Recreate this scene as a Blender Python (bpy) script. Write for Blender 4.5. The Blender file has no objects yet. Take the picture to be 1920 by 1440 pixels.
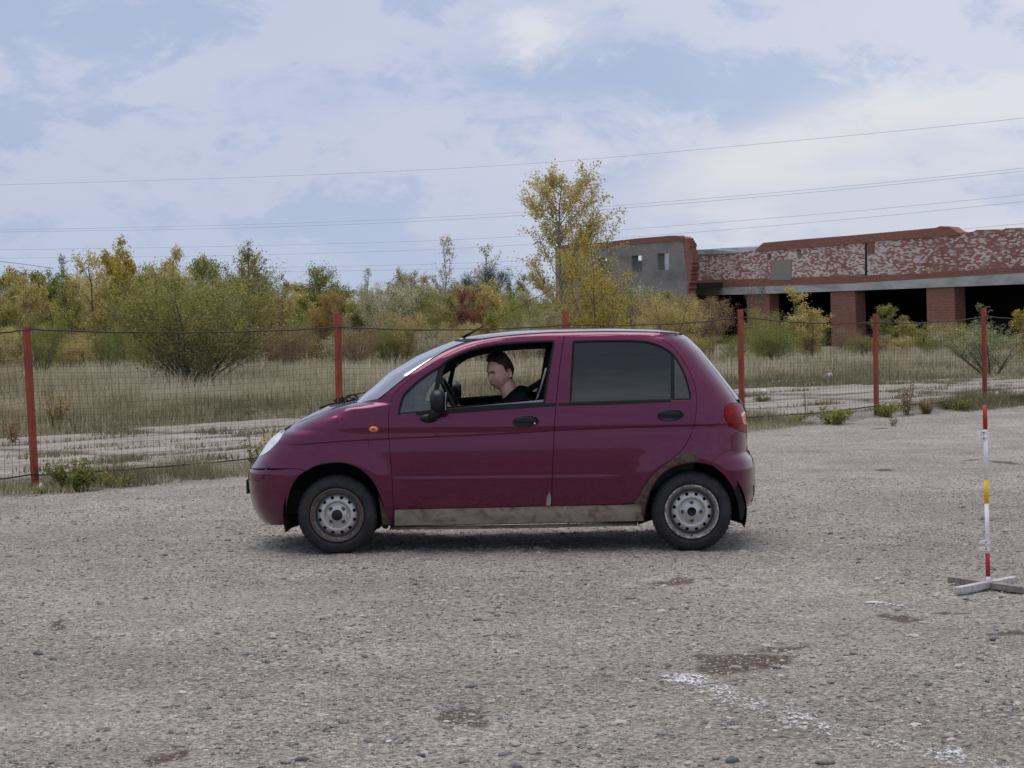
import bpy, bmesh, math, random
import numpy as np
from mathutils import Vector, Matrix, noise as mnoise
from mathutils.geometry import delaunay_2d_cdt
random.seed(7); RNG = np.random.default_rng(7)
sc = bpy.context.scene
COL = sc.collection
R = math.radians

# ------------------------------------------------------------------ camera
CAMH = 1.66; FPX = 4107.0; HC = 565.0; ROLL = R(0.8)
pitch = math.atan((720 - HC) / FPX)
fw = Vector((0, math.cos(pitch), -math.sin(pitch)))
rt0 = Vector((1, 0, 0)); up0 = rt0.cross(fw)
rt = rt0 * math.cos(ROLL) - up0 * math.sin(ROLL)
up = up0 * math.cos(ROLL) + rt0 * math.sin(ROLL)
cam = bpy.data.cameras.new('camera'); camo = bpy.data.objects.new('camera', cam); COL.objects.link(camo)
cam.sensor_width = 36; cam.lens = FPX / 1920 * 36; cam.clip_end = 3000; cam.clip_start = 0.1
m = Matrix(((rt.x, up.x, -fw.x, 0), (rt.y, up.y, -fw.y, 0), (rt.z, up.z, -fw.z, CAMH), (0, 0, 0, 1)))
camo.matrix_world = m
sc.camera = camo
CAMP = Vector((0, 0, CAMH))
# ------------------------------------------------------------------ light
SUN_EL, SUN_AZ = R(78), R(325)      # azimuth clockwise from +Y: behind the camera, to the left
sun = bpy.data.lights.new('sun', 'SUN'); suno = bpy.data.objects.new('sun', sun); COL.objects.link(suno)
sun.energy = 2.1; sun.angle = R(50); sun.color = (1, 0.95, 0.88)
sd = Vector((math.sin(SUN_AZ) * math.cos(SUN_EL), math.cos(SUN_AZ) * math.cos(SUN_EL), math.sin(SUN_EL)))
suno.rotation_euler = sd.to_track_quat('Z', 'Y').to_euler()
sc.view_settings.view_transform = 'Standard'; sc.view_settings.look = 'None'
sc.view_settings.exposure = 0.0; sc.view_settings.gamma = 1; sc.view_settings.use_curve_mapping = False
sc.cycles.max_bounces = 8; sc.cycles.transparent_max_bounces = 16

world = bpy.data.worlds.new("World"); sc.world = world; world.use_nodes = True
wt = world.node_tree; wt.nodes.clear()

class NT:
    """small node-tree writer"""
    def __init__(s, t): s.t = t
    def n(s, typ, **kw):
        nd = s.t.nodes.new(typ)
        for k, v in kw.items():
            if k.startswith('i_'):
                key = k[2:]; key = int(key) if key.isdigit() else key.replace('_', ' ')
                if isinstance(v, bpy.types.NodeSocket): s.t.links.new(v, nd.inputs[key])
                else: nd.inputs[key].default_value = v
            else: setattr(nd, k, v)
        return nd
    def math(s, op, a, b=0.0, c=0.0, clamp=False):
        nd = s.t.nodes.new('ShaderNodeMath'); nd.operation = op; nd.use_clamp = clamp
        for i, v in enumerate((a, b, c)):
            if isinstance(v, bpy.types.NodeSocket): s.t.links.new(v, nd.inputs[i])
            else: nd.inputs[i].default_value = v
        return nd.outputs[0]
    def mix(s, f, a, b, blend='MIX'):
        nd = s.t.nodes.new('ShaderNodeMix'); nd.data_type = 'RGBA'; nd.blend_type = blend
        for i, v in ((0, f), (6, a), (7, b)):
            if isinstance(v, bpy.types.NodeSocket): s.t.links.new(v, nd.inputs[i])
            else: nd.inputs[i].default_value = (tuple(v) + (1,))[:4] if i else v
        return nd.outputs[2]
    def noise(s, vec, scale, detail=4, rough=0.5, dist=0.0):
        nd = s.n('ShaderNodeTexNoise', i_Scale=scale, i_Detail=detail, i_Roughness=rough, i_Distortion=dist)
        if vec is not None: s.t.links.new(vec, nd.inputs['Vector'])
        return nd.outputs[0]
    def ramp(s, f, stops, interp='LINEAR'):
        nd = s.n('ShaderNodeValToRGB'); nd.color_ramp.interpolation = interp
        s.t.links.new(f, nd.inputs[0]); e = nd.color_ramp.elements
        while len(e) < len(stops): e.new(0.5)
        for el, (p, c) in zip(e, stops):
            el.position = p; el.color = (c, c, c, 1) if isinstance(c, (int, float)) else tuple(c) + (1,)
        return nd.outputs[0]
    def mrange(s, v, a, b, c=0.0, d=1.0):
        nd = s.n('ShaderNodeMapRange', clamp=True, interpolation_type='SMOOTHSTEP')
        nd.inputs[0].default_value = 0
        s.t.links.new(v, nd.inputs[0])
        for i, x in zip((1, 2, 3, 4), (a, b, c, d)): nd.inputs[i].default_value = x
        return nd.outputs[0]
    def mapv(s, vec, scale=(1, 1, 1), loc=(0, 0, 0), rot=(0, 0, 0)):
        nd = s.n('ShaderNodeMapping'); s.t.links.new(vec, nd.inputs[0])
        nd.inputs['Scale'].default_value = scale; nd.inputs['Location'].default_value = loc
        nd.inputs['Rotation'].default_value = rot
        return nd.outputs[0]

w = NT(wt)
sky = w.n('ShaderNodeTexSky', sky_type='NISHITA', sun_disc=False, sun_elevation=SUN_EL, sun_rotation=SUN_AZ,
          altitude=100, air_density=1.0, dust_density=2.0, ozone_density=1.5)
tc = w.n('ShaderNodeTexCoord'); dirv = tc.outputs['Generated']
sep = w.n('ShaderNodeSeparateXYZ'); wt.links.new(dirv, sep.inputs[0])
dx, dy, dz = sep.outputs
mv = w.mapv(dirv, scale=(1.0, 1.0, 2.3), rot=(0, R(-11), 0))
n1 = w.noise(mv, 8.5, 7, 0.58, 0.45)          # broad sheets
n2 = w.noise(w.mapv(dirv, (1, 1, 1.9), loc=(3.1, 1.7, 0.4)), 13.0, 7, 0.62, 0.6)    # torn edges
n3 = w.noise(w.mapv(dirv, (0.6, 1, 4.5), loc=(1.3, 0.2, 0.9), rot=(0, R(-14), 0)), 5.5, 6, 0.55, 0.3)  # streaks
right = w.mrange(dx, -0.16, 0.25)
hi = w.mrange(dz, 0.0, 0.12)
n4 = w.noise(w.mapv(dirv, (1, 1, 1.6), loc=(7.1, 2.2, 3.3), rot=(0, R(-20), 0)), 30.0, 8, 0.68, 0.5)
tear = w.math('ADD', w.math('MULTIPLY', w.math('SUBTRACT', n2, 0.5), 0.75), w.math('MULTIPLY', w.math('SUBTRACT', n4, 0.5), 0.45))
gap = w.mrange(w.math('ADD', n1, w.math('MULTIPLY', tear, 1.2)), 0.38, 0.57)
lav = w.mix(right, (5.6, 6.05, 7.75), (6.75, 7.05, 8.25))
blu = w.mix(right, (4.2, 5.0, 7.15), (5.0, 5.8, 7.8))
col = w.mix(gap, blu, lav)
hazec = w.mix(right, (4.9, 5.9, 7.9), (6.6, 6.9, 8.2))
col = w.mix(w.mrange(dz, 0.075, 0.0, 0.0, 0.75), col, hazec)
streak = w.math('MULTIPLY', w.mrange(w.math('ADD', n3, w.math('MULTIPLY', tear, 0.25)), 0.50, 0.64), w.mrange(dx, -0.02, 0.12, 0.05, 0.6))
col = w.mix(streak, col, (8.4, 8.4, 8.7))
def blob(cx, cz, r0, r1, k=1.3, ax=1.0, az=2.0, tilt=0.0):
    u0 = w.math('SUBTRACT', dx, cx); v0 = w.math('SUBTRACT', dz, cz)
    u = w.math('MULTIPLY', w.math('ADD', u0, w.math('MULTIPLY', v0, tilt)), ax); v = w.math('MULTIPLY', w.math('SUBTRACT', v0, w.math('MULTIPLY', u0, tilt)), az)
    d = w.math('SQRT', w.math('ADD', w.math('MULTIPLY', u, u), w.math('MULTIPLY', v, v)))
    d = w.math('ADD', d, w.math('MULTIPLY', tear, r1 * k))
    f = w.mrange(d, r1, r0)
    return w.math('MULTIPLY', f, w.math('GREATER_THAN', dy, 0.0))
# torn blue gap with a lit cloud edge, and a lit bank low on the right
col = w.mix(w.math('MULTIPLY', blob(0.030, 0.104, 0.0, 0.085, 1.6, 0.8, 2.2), 0.95), col, (4.2, 5.05, 7.3))
col = w.mix(w.math('MULTIPLY', blob(-0.085, 0.092, 0.0, 0.05, 2.2, 0.7, 2.6), 0.5), col, (4.5, 5.2, 7.5))
col = w.mix(w.math('MULTIPLY', blob(0.012, 0.122, 0.004, 0.034, 3.8, 0.8, 1.6), 0.7), col, (8.7, 8.7, 8.8))
col = w.mix(w.math('MULTIPLY', blob(0.125, 0.066, 0.0, 0.085, 1.3, 0.75, 3.2, 0.30), 0.6), col, (8.8, 8.6, 8.5))
fin = w.mix(0.88, sky.outputs[0], col)
below = w.math('LESS_THAN', dz, -0.02)
fin = w.mix(below, fin, (2.0, 1.9, 1.7))
bg = w.n('ShaderNodeBackground'); wt.links.new(fin, bg.inputs[0]); bg.inputs[1].default_value = 0.1
wo = w.n('ShaderNodeOutputWorld'); wt.links.new(bg.outputs[0], wo.inputs[0])

# ------------------------------------------------------------------ helpers
def ray(px, py):
    d = fw * FPX + rt * (px - 960) - up * (py - 720)
    return d / d.y                       # unit step in world Y
def at(px, py, D): return CAMP + ray(px, py) * D
def gz(x, y):
    """height of the ground"""
    if y < 40: return 0.0
    if y > 110: return -0.95
    return -0.95 * (y - 40) / 70.0
def gpt(px, D):
    """point on the ground seen in column px at distance D"""
    X = (px - 960) / FPX * D
    return Vector((X, D, gz(X, D)))
def gz_np(y): return np.clip((y - 40) / 70.0, 0, 1) * -0.95

def setp(o, label=None, cat=None, group=None, kind=None):
    if label: o['label'] = label
    if cat: o['category'] = cat
    if group: o['group'] = group
    if kind: o['kind'] = kind
    return o
def empty(name, loc=(0, 0, 0), rz=0, label=None, cat=None, group=None, kind=None, parent=None):
    o = bpy.data.objects.new(name, None); COL.objects.link(o); o.location = loc; o.rotation_euler = (0, 0, rz)
    o.empty_display_size = 0.1
    if parent: o.parent = parent
    return setp(o, label, cat, group, kind)
def link(name, me, mat=None, parent=None, loc=None):
    o = bpy.data.objects.new(name, me); COL.objects.link(o)
    if mat is not None:
        for mm in (mat if isinstance(mat, (list, tuple)) else [mat]): me.materials.append(mm)
    if parent: o.parent = parent
    if loc is not None: o.location = loc
    return o
def mesh(name, v, f, mat=None, parent=None, smooth=False, loc=None):
    me = bpy.data.meshes.new(name); me.from_pydata([tuple(p) for p in v], [], [tuple(q) for q in f])
    if smooth: me.polygons.foreach_set('use_smooth', [True] * len(me.polygons))
    me.update()
    return link(name, me, mat, parent, loc)
def np_mesh(name, v, f, attr=None, smooth=False):
    """v (n,3); f (m,k) k=3 or 4; attr per-vertex float -> attribute v"""
    v = np.asarray(v, dtype=np.float32); f = np.asarray(f, dtype=np.int32)
    me = bpy.data.meshes.new(name); me.vertices.add(len(v)); me.vertices.foreach_set('co', v.ravel())
    k = f.shape[1]; me.loops.add(f.size); me.loops.foreach_set('vertex_index', f.ravel())
    me.polygons.add(len(f)); me.polygons.foreach_set('loop_start', np.arange(0, f.size, k, dtype=np.int32))
    if attr is not None:
        a = me.attributes.new('v', 'FLOAT', 'POINT'); a.data.foreach_set('value', np.asarray(attr, dtype=np.float32))
    me.update(calc_edges=True)
    me.polygons.foreach_set('use_smooth', [smooth] * len(me.polygons))
    return me
class BM:
    def __init__(s): s.v = []; s.f = []
    def add(s, v, f):
        o = len(s.v); s.v += [tuple(p) for p in v]; s.f += [tuple(i + o for i in q) for q in f]; return s
    def box(s, c, d, rot=None):
        hx, hy, hz = d[0] / 2, d[1] / 2, d[2] / 2
        v = [Vector((x, y, z)) for x in (-hx, hx) for y in (-hy, hy) for z in (-hz, hz)]
        if rot is not None: v = [rot @ p for p in v]
        v = [p + Vector(c) for p in v]
        return s.add(v, [(0, 1, 3, 2), (4, 6, 7, 5), (0, 4, 5, 1), (2, 3, 7, 6), (0, 2, 6, 4), (1, 5, 7, 3)])
    def tube(s, pts, r, n=8, cap=True):
        pts = [Vector(p) for p in pts]; rs = r if isinstance(r, (list, tuple)) else [r] * len(pts)
        rings = []; prev = None
        for i, p in enumerate(pts):
            t = (pts[min(i + 1, len(pts) - 1)] - pts[max(i - 1, 0)]).normalized()
            a = prev if prev is not None else (Vector((0, 0, 1)) if abs(t.z) < 0.9 else Vector((1, 0, 0)))
            a = (a - t * a.dot(t)).normalized(); b = t.cross(a); prev = a
            rings.append([p + (a * math.cos(2 * math.pi * k / n) + b * math.sin(2 * math.pi * k / n)) * rs[i] for k in range(n)])
        v = [q for rg in rings for q in rg]; f = []
        for i in range(len(pts) - 1):
            for k in range(n):
                f.append((i * n + k, i * n + (k + 1) % n, (i + 1) * n + (k + 1) % n, (i + 1) * n + k))
        if cap: f += [tuple(range(n - 1, -1, -1)), tuple((len(pts) - 1) * n + k for k in range(n))]
        return s.add(v, f)
    def lathe(s, prof, n=48, axis='y', c=(0, 0, 0), skip=None, cap=False):
        """prof: (r, h) list; axis y"""
        v = []; f = []
        for r, h in prof:
            for k in range(n):
                a = 2 * math.pi * k / n
                p = (r * math.cos(a), h, r * math.sin(a)) if axis == 'y' else (r * math.cos(a), r * math.sin(a), h)
                v.append((p[0] + c[0], p[1] + c[1], p[2] + c[2]))
        for i in range(len(prof) - 1):
            for k in range(n):
                if skip and skip(i, k): continue
                f.append((i * n + k, i * n + (k + 1) % n, (i + 1) * n + (k + 1) % n, (i + 1) * n + k))
        if cap: f.append(tuple(range(n)))
        return s.add(v, f)
    def ellipsoid(s, c, r, nu=16, nv=10, rot=None):
        v = []; f = []
        for i in range(nv + 1):
            th = math.pi * i / nv
            for k in range(nu):
                a = 2 * math.pi * k / nu
                p = Vector((r[0] * math.sin(th) * math.cos(a), r[1] * math.sin(th) * math.sin(a), r[2] * math.cos(th)))
                if rot is not None: p = rot @ p
                v.append(p + Vector(c))
        for i in range(nv):
            for k in range(nu):
                f.append((i * nu + k, (i + 1) * nu + k, (i + 1) * nu + (k + 1) % nu, i * nu + (k + 1) % nu))
        return s.add(v, f)
    def obj(s, name, mat, parent=None, smooth=False, loc=None, bevel=0):
        o = mesh(name, s.v, s.f, mat, parent, smooth, loc)
        if bevel:
            b = o.modifiers.new('bevel', 'BEVEL'); b.width = bevel; b.segments = 2; b.limit_method = 'ANGLE'
        return o

# ------------------------------------------------------------------ materials
MATS = {}
def pm(name, color=(0.5, 0.5, 0.5), rough=0.6, metal=0.0, coat=0.0, spec=0.5, var=0.0, vscale=6.0, bump=0.0, bscale=60.0, emit=None):
    if name in MATS: return MATS[name]
    mt = bpy.data.materials.new(name); mt.use_nodes = True; t = NT(mt.node_tree)
    b = mt.node_tree.nodes['Principled BSDF']
    b.inputs['Base Color'].default_value = tuple(color) + (1,)
    b.inputs['Roughness'].default_value = rough; b.inputs['Metallic'].default_value = metal
    b.inputs['Coat Weight'].default_value = coat; b.inputs['Coat Roughness'].default_value = 0.06
    b.inputs['Specular IOR Level'].default_value = spec
    if var or bump:
        tc = t.n('ShaderNodeTexCoord')
        if var:
            nz = t.noise(tc.outputs['Object'], vscale, 6, 0.6)
            c = t.mix(t.mrange(nz, 0.3, 0.7), tuple(x * (1 - var) for x in color), tuple(min(1, x * (1 + var)) for x in color))
            mt.node_tree.links.new(c, b.inputs['Base Color'])
        if bump:
            nb = t.noise(tc.outputs['Object'], bscale, 5, 0.6)
            bp = t.n('ShaderNodeBump', i_Strength=min(1, bump), i_Distance=0.01); mt.node_tree.links.new(nb, bp.inputs['Height'])
            mt.node_tree.links.new(bp.outputs[0], b.inputs['Normal'])
    MATS[name] = mt
    return mt
def L(mt, a, b): mt.node_tree.links.new(a, b)
def newmat(name):
    mt = bpy.data.materials.new(name); mt.use_nodes = True
    return mt, NT(mt.node_tree), mt.node_tree.nodes['Principled BSDF']

# car paint: dark wine metallic with dust and small chips
m_paint, t, b = newmat('wine_metallic_paint')
tc = t.n('ShaderNodeTexCoord'); oc = tc.outputs['Object']
sz = t.n('ShaderNodeSeparateXYZ'); L(m_paint, oc, sz.inputs[0])
fl = t.noise(oc, 900, 2, 0.5)
base = t.mix(t.mrange(fl, 0.35, 0.65), (0.080, 0.0015, 0.026), (0.142, 0.004, 0.052))
dn = t.noise(oc, 7, 7, 0.65)
dust = t.math('MULTIPLY', t.mrange(sz.outputs[2], 0.55, 0.22), t.mrange(dn, 0.35, 0.75))
base = t.mix(t.math('MULTIPLY', dust, 0.09), base, (0.16, 0.12, 0.09))
L(m_paint, base, b.inputs['Base Color'])
rr = t.mrange(t.noise(oc, 3, 5, 0.6), 0.3, 0.7, 0.24, 0.34); L(m_paint, rr, b.inputs['Roughness'])
b.inputs['Metallic'].default_value = 0.7; b.inputs['Specular IOR Level'].default_value = 0.2; b.inputs['Coat Weight'].default_value = 0.95
cr = t.mrange(dn, 0.3, 0.75, 0.02, 0.07); L(m_paint, cr, b.inputs['Coat Roughness'])
bp = t.n('ShaderNodeBump', i_Strength=0.09, i_Distance=0.02); L(m_paint, t.noise(oc, 2.2, 2, 0.5), bp.inputs['Height']); L(m_paint, bp.outputs[0], b.inputs['Normal'])

m_rubber = pm('black_rubber', (0.010, 0.010, 0.011), 0.7, spec=.25, var=0.3, bump=0.1)
m_plastic = pm('black_plastic', (0.007, 0.0075, 0.009), 0.42, spec=.35, var=0.2, bump=0.08, bscale=300)
m_dark = pm('dark_underbody', (0.012, 0.011, 0.011), 0.85)
m_inner = pm('dark_interior_trim', (0.012, 0.012, 0.013), 0.9, spec=.1, var=0.2)
m_seat = pm('grey_seat_fabric', (0.05, 0.052, 0.06), 0.95, var=0.3, vscale=20, bump=0.3)
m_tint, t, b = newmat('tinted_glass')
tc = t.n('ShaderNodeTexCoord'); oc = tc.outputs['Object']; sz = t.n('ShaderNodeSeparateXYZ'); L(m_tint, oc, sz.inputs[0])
bn = t.noise(t.mapv(oc, (0.7, 0.7, 7)), 2.6, 5, 0.55)  # cloud-banded sky reflection painted into the glass colour, paler towards the bottom
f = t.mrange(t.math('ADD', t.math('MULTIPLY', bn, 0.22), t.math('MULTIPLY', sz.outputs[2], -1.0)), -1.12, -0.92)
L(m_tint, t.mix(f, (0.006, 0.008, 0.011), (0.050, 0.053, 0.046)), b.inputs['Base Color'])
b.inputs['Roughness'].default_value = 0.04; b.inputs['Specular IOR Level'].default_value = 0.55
m_tint2 = pm('dusty_tinted_glass', (0.045, 0.055, 0.05), 0.25, spec=0.6, var=0.2, vscale=12)
m_chrome = pm('worn_chrome', (0.6, 0.6, 0.6), 0.25, metal=1)
m_orange = pm('amber_lens', (0.85, 0.20, 0.02), 0.15, coat=1, var=0.2, vscale=60)
m_redlens = pm('red_lens', (0.20, 0.0015, 0.003), 0.3, coat=.04, spec=.15, var=0.3, vscale=25)
m_headl = pm('headlight_lens', (0.72, 0.74, 0.74), 0.12, coat=1, var=0.12, vscale=40)
def thin_glass(name, tint, mixv, rough=0.02):
    mt, t, b = newmat(name); mt.node_tree.nodes.remove(b)
    tr = t.n('ShaderNodeBsdfTransparent'); tr.inputs[0].default_value = tint + (1,)
    gl = t.n('ShaderNodeBsdfGlossy'); gl.inputs['Roughness'].default_value = rough
    fr = t.n('ShaderNodeFresnel'); fr.inputs[0].default_value = 1.5
    f2 = t.math('MULTIPLY_ADD', fr.outputs[0], 1.5, mixv, clamp=True)
    mx = t.n('ShaderNodeMixShader'); L(mt, f2, mx.inputs[0]); L(mt, tr.outputs[0], mx.inputs[1]); L(mt, gl.outputs[0], mx.inputs[2])
    # dust film
    df = t.n('ShaderNodeBsdfDiffuse'); df.inputs[0].default_value = (0.45, 0.45, 0.43, 1)
    tc = t.n('ShaderNodeTexCoord'); nz = t.mrange(t.noise(tc.outputs['Object'], 9, 6, 0.65), 0.3, 0.8, 0.02, 0.16)
    m2 = t.n('ShaderNodeMixShader'); L(mt, nz, m2.inputs[0]); L(mt, mx.outputs[0], m2.inputs[1]); L(mt, df.outputs[0], m2.inputs[2])
    out = [n for n in mt.node_tree.nodes if n.type == 'OUTPUT_MATERIAL'][0]; L(mt, m2.outputs[0], out.inputs[0])
    return mt
m_glass = thin_glass('clear_glass', (0.80, 0.86, 0.84), 0.05)
m_wscreen = thin_glass('windscreen_glass', (0.55, 0.62, 0.62), 0.50, 0.10)
m_lowglass = thin_glass('lowered_glass', (0.45, 0.50, 0.48), 0.25, 0.1)

# tyre
m_tyre, t, b = newmat('dusty_tyre_rubber')
tc = t.n('ShaderNodeTexCoord'); oc = tc.outputs['Object']
nz = t.noise(oc, 14, 6, 0.65)
L(m_tyre, t.mix(t.mrange(nz, 0.35, 0.7), (0.010, 0.010, 0.011), (0.032, 0.031, 0.030)), b.inputs['Base Color'])
b.inputs['Roughness'].default_value = 0.75
# rim: silver with rust
def rim_mat(name, rust):
    mt, t, b = newmat(name)
    tc = t.n('ShaderNodeTexCoord'); oc = tc.outputs['Object']
    s = t.n('ShaderNodeSeparateXYZ'); L(mt, oc, s.inputs[0])
    r = t.math('SQRT', t.math('ADD', t.math('MULTIPLY', s.outputs[0], s.outputs[0]), t.math('MULTIPLY', s.outputs[2], s.outputs[2])))
    edge = t.mrange(r, 0.140, 0.172)
    nz = t.noise(oc, 26, 7, 0.7)
    f = t.math('MULTIPLY', t.mrange(t.math('ADD', nz, t.math('MULTIPLY', edge, rust)), 0.55, 0.78), 0.9)
    c = t.mix(f, t.mix(t.noise(oc, 40, 4), (0.40, 0.39, 0.37), (0.62, 0.60, 0.57)), (0.12, 0.08, 0.052))
    c = t.mix(t.math('MULTIPLY', t.mrange(r, 0.125, 0.14), t.math('SUBTRACT', 1.0, edge)), c, (0.10, 0.09, 0.08))
    L(mt, c, b.inputs['Base Color']); b.inputs['Metallic'].default_value = 0.6
    L(mt, t.mrange(f, 0, 1, 0.42, 0.8), b.inputs['Roughness'])
    return mt
m_rim_f = rim_mat('silver_rim_brown_rust', 0.36); m_rim_r = rim_mat('silver_rim_light_rust', 0.14)

def patchy(name, cols, scale=8, rough=0.75, detail=7, bump=0.3, coord='Object', vs=(1, 1, 1), metal=0, bscale=30, bdist=0.01):
    mt, t, b = newmat(name); tc = t.n('ShaderNodeTexCoord'); oc = t.mapv(tc.outputs[coord], vs)
    nz = t.noise(oc, scale, detail, 0.65, 0.4)
    k = len(cols)
    L(mt, t.ramp(nz, [(0.30 + 0.40 * i / (k - 1), c) for i, c in enumerate(cols)]), b.inputs['Base Color'])
    b.inputs['Roughness'].default_value = rough; b.inputs['Metallic'].default_value = metal
    if bump:
        bp = t.n('ShaderNodeBump', i_Strength=bump, i_Distance=bdist); L(mt, t.noise(oc, bscale, 5, 0.6), bp.inputs['Height']); L(mt, bp.outputs[0], b.inputs['Normal'])
    return mt
m_sill = patchy('dirty_primer_sill', [(0.12, 0.075, 0.05), (0.24, 0.19, 0.15), (0.33, 0.28, 0.23), (0.22, 0.15, 0.10)], 9, vs=(1.0, 1, 1.2))
m_filler = patchy('grey_filler_and_rust', [(0.02, 0.022, 0.024), (0.08, 0.09, 0.095), (0.03, 0.027, 0.025), (0.13, 0.065, 0.032), (0.06, 0.068, 0.072), (0.18, 0.12, 0.065)], 19, rough=0.7)
m_fpost = patchy('red_fence_paint', [(0.17, 0.030, 0.017), (0.31, 0.050, 0.026), (0.38, 0.075, 0.040)], 10, rough=0.7, vs=(1, 1, 0.3))
m_wire = pm('rusty_wire', (0.045, 0.032, 0.027), 0.8)
m_mesh = pm('galvanised_wire_weathered', (0.07, 0.055, 0.045), 0.85)
m_white = patchy('white_pole_paint', [(0.70, 0.70, 0.68), (0.84, 0.84, 0.83), (0.88, 0.88, 0.87)], 14, rough=0.5, bump=0.05)
m_red = pm('red_tape', (0.42, 0.012, 0.025), 0.45, var=0.15)
m_yel = pm('yellow_tape', (0.80, 0.52, 0.01), 0.45, var=0.08)
m_wood = patchy('weathered_grey_wood', [(0.10, 0.09, 0.08), (0.22, 0.20, 0.18), (0.30, 0.27, 0.24)], 12, vs=(0.4, 3, 3), bump=0.5)
m_woodw = patchy('white_painted_wood', [(0.26, 0.245, 0.22), (0.46, 0.44, 0.41), (0.60, 0.58, 0.55)], 14, vs=(0.5, 2, 2), bump=0.3)

# ------------------------------------------------------------------ GROUND
FP = np.array((-4.35, 19.9)); FU = np.array((0.6747, 0.738)); FN = np.array((-0.738, 0.6747))
def fpt(s, o=0.0):
    p = FP + FU * s + FN * o
    return float(p[0]), float(p[1])
def foff(x, y): return (x - FP[0]) * FN[0] + (y - FP[1]) * FN[1]
def falong(x, y): return (x - FP[0]) * FU[0] + (y - FP[1]) * FU[1]

def vnoise(x, y, seed):
    """value noise, numpy"""
    r = np.random.default_rng(seed); T = r.random((256, 256))
    xi = np.floor(x).astype(int); yi = np.floor(y).astype(int); fx = x - xi; fy = y - yi
    fx = fx * fx * (3 - 2 * fx); fy = fy * fy * (3 - 2 * fy)
    a = T[xi % 256, yi % 256]; b = T[(xi + 1) % 256, yi % 256]; c = T[xi % 256, (yi + 1) % 256]; d = T[(xi + 1) % 256, (yi + 1) % 256]
    return (a * (1 - fx) + b * fx) * (1 - fy) + (c * (1 - fx) + d * fx) * fy
def lotz(x, y):
    h = (vnoise(x * 0.55, y * 0.55, 1) - 0.5) * 0.020 + (vnoise(x * 2.3, y * 2.3, 2) - 0.5) * 0.014
    h += (vnoise(x * 7, y * 7, 3) - 0.5) * 0.011 + (vnoise(x * 19, y * 19, 4) - 0.5) * 0.009 + (vnoise(x * 43, y * 43, 5) - 0.5) * 0.005
    return h

# gravel material
m_gravel, t, b = newmat('grey_gravel')
tc = t.n('ShaderNodeTexCoord'); oc = tc.outputs['Object']
big = t.noise(oc, 0.45, 5, 0.6); mid = t.noise(oc, 2.6, 6, 0.65); sm = t.noise(oc, 34, 6, 0.75)
v1 = t.n('ShaderNodeTexVoronoi', i_Scale=34.0); L(m_gravel, oc, v1.inputs['Vector'])
v2 = t.n('ShaderNodeTexVoronoi', i_Scale=80.0); L(m_gravel, oc, v2.inputs['Vector'])
s1 = t.n('ShaderNodeSeparateColor'); L(m_gravel, v1.outputs['Color'], s1.inputs[0])
s2 = t.n('ShaderNodeSeparateColor'); L(m_gravel, v2.outputs['Color'], s2.inputs[0])
c = t.mix(t.mrange(big, 0.3, 0.7), (0.37, 0.338, 0.296), (0.56, 0.515, 0.455))
c = t.mix(t.mrange(mid, 0.25, 0.75), t.mix(0.55, c, (0.25, 0.220, 0.190)), c)
drift = t.math('MULTIPLY', t.mrange(t.noise(t.mapv(oc, (0.55, 1.0, 1)), 1.1, 5, 0.6, 0.6), 0.52, 0.68), 0.55)
c = t.mix(t.mrange(sm, 0.30, 0.72), t.mix(1.0, c, (0.30, 0.285, 0.28), 'MULTIPLY'), t.mix(1.0, c, (1.62, 1.60, 1.56), 'MULTIPLY'))
peb = t.math('MULTIPLY', t.mrange(v1.outputs['Distance'], 0.50, 0.30), t.math('GREATER_THAN', s1.outputs[0], 0.62))
pc = t.ramp(s1.outputs[1], [(0.0, (0.12, 0.125, 0.13)), (0.35, (0.22, 0.19, 0.175)), (0.65, (0.34, 0.30, 0.27)), (0.9, (0.46, 0.42, 0.36)), (1, (0.58, 0.56, 0.53))])
c = t.mix(t.math('MULTIPLY', peb, 0.75), c, pc)
peb2 = t.math('MULTIPLY', t.mrange(v2.outputs['Distance'], 0.5, 0.3), t.math('GREATER_THAN', s2.outputs[0], 0.5))
pc2 = t.ramp(s2.outputs[1], [(0.0, (0.10, 0.10, 0.10)), (0.5, (0.25, 0.22, 0.20)), (1, (0.48, 0.44, 0.40))])
c = t.mix(t.math('MULTIPLY', peb2, 0.6), c, pc2)
c = t.mix(t.math('MULTIPLY', drift, t.mrange(sm, 0.3, 0.75, 0.9, 0.5)), c, (0.46, 0.415, 0.375))
# moss and damp patches held in the mesh attribute
at_ = t.n('ShaderNodeAttribute', attribute_name='v')
pf = t.math('MULTIPLY', t.mrange(t.math('ADD', at_.outputs['Fac'], t.math('MULTIPLY', t.math('SUBTRACT', sm, 0.5), 0.9)), 0.35, 0.62), 0.8)
mc = t.mix(t.mrange(mid, 0.4, 0.6), (0.115, 0.058, 0.048), (0.100, 0.086, 0.052))
mc = t.mix(t.mrange(sm, 0.35, 0.7), t.mix(1.0, mc, (0.6, 0.6, 0.6), 'MULTIPLY'), t.mix(1.0, mc, (1.5, 1.5, 1.5), 'MULTIPLY'))
c = t.mix(pf, c, mc)
L(m_gravel, c, b.inputs['Base Color']); b.inputs['Roughness'].default_value = 0.95; b.inputs['Specular IOR Level'].default_value = 0.2
hh = t.math('ADD', t.math('MULTIPLY', t.mrange(v1.outputs['Distance'], 0.6, 0.0), 0.9), t.math('ADD', t.math('MULTIPLY', sm, 1.3), t.math('MULTIPLY', t.mrange(v2.outputs['Distance'], 0.6, 0.0), 0.4)))
bp = t.n('ShaderNodeBump', i_Strength=1.0, i_Distance=0.017); L(m_gravel, hh, bp.inputs['Height']); L(m_gravel, bp.outputs[0], b.inputs['Normal'])

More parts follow.
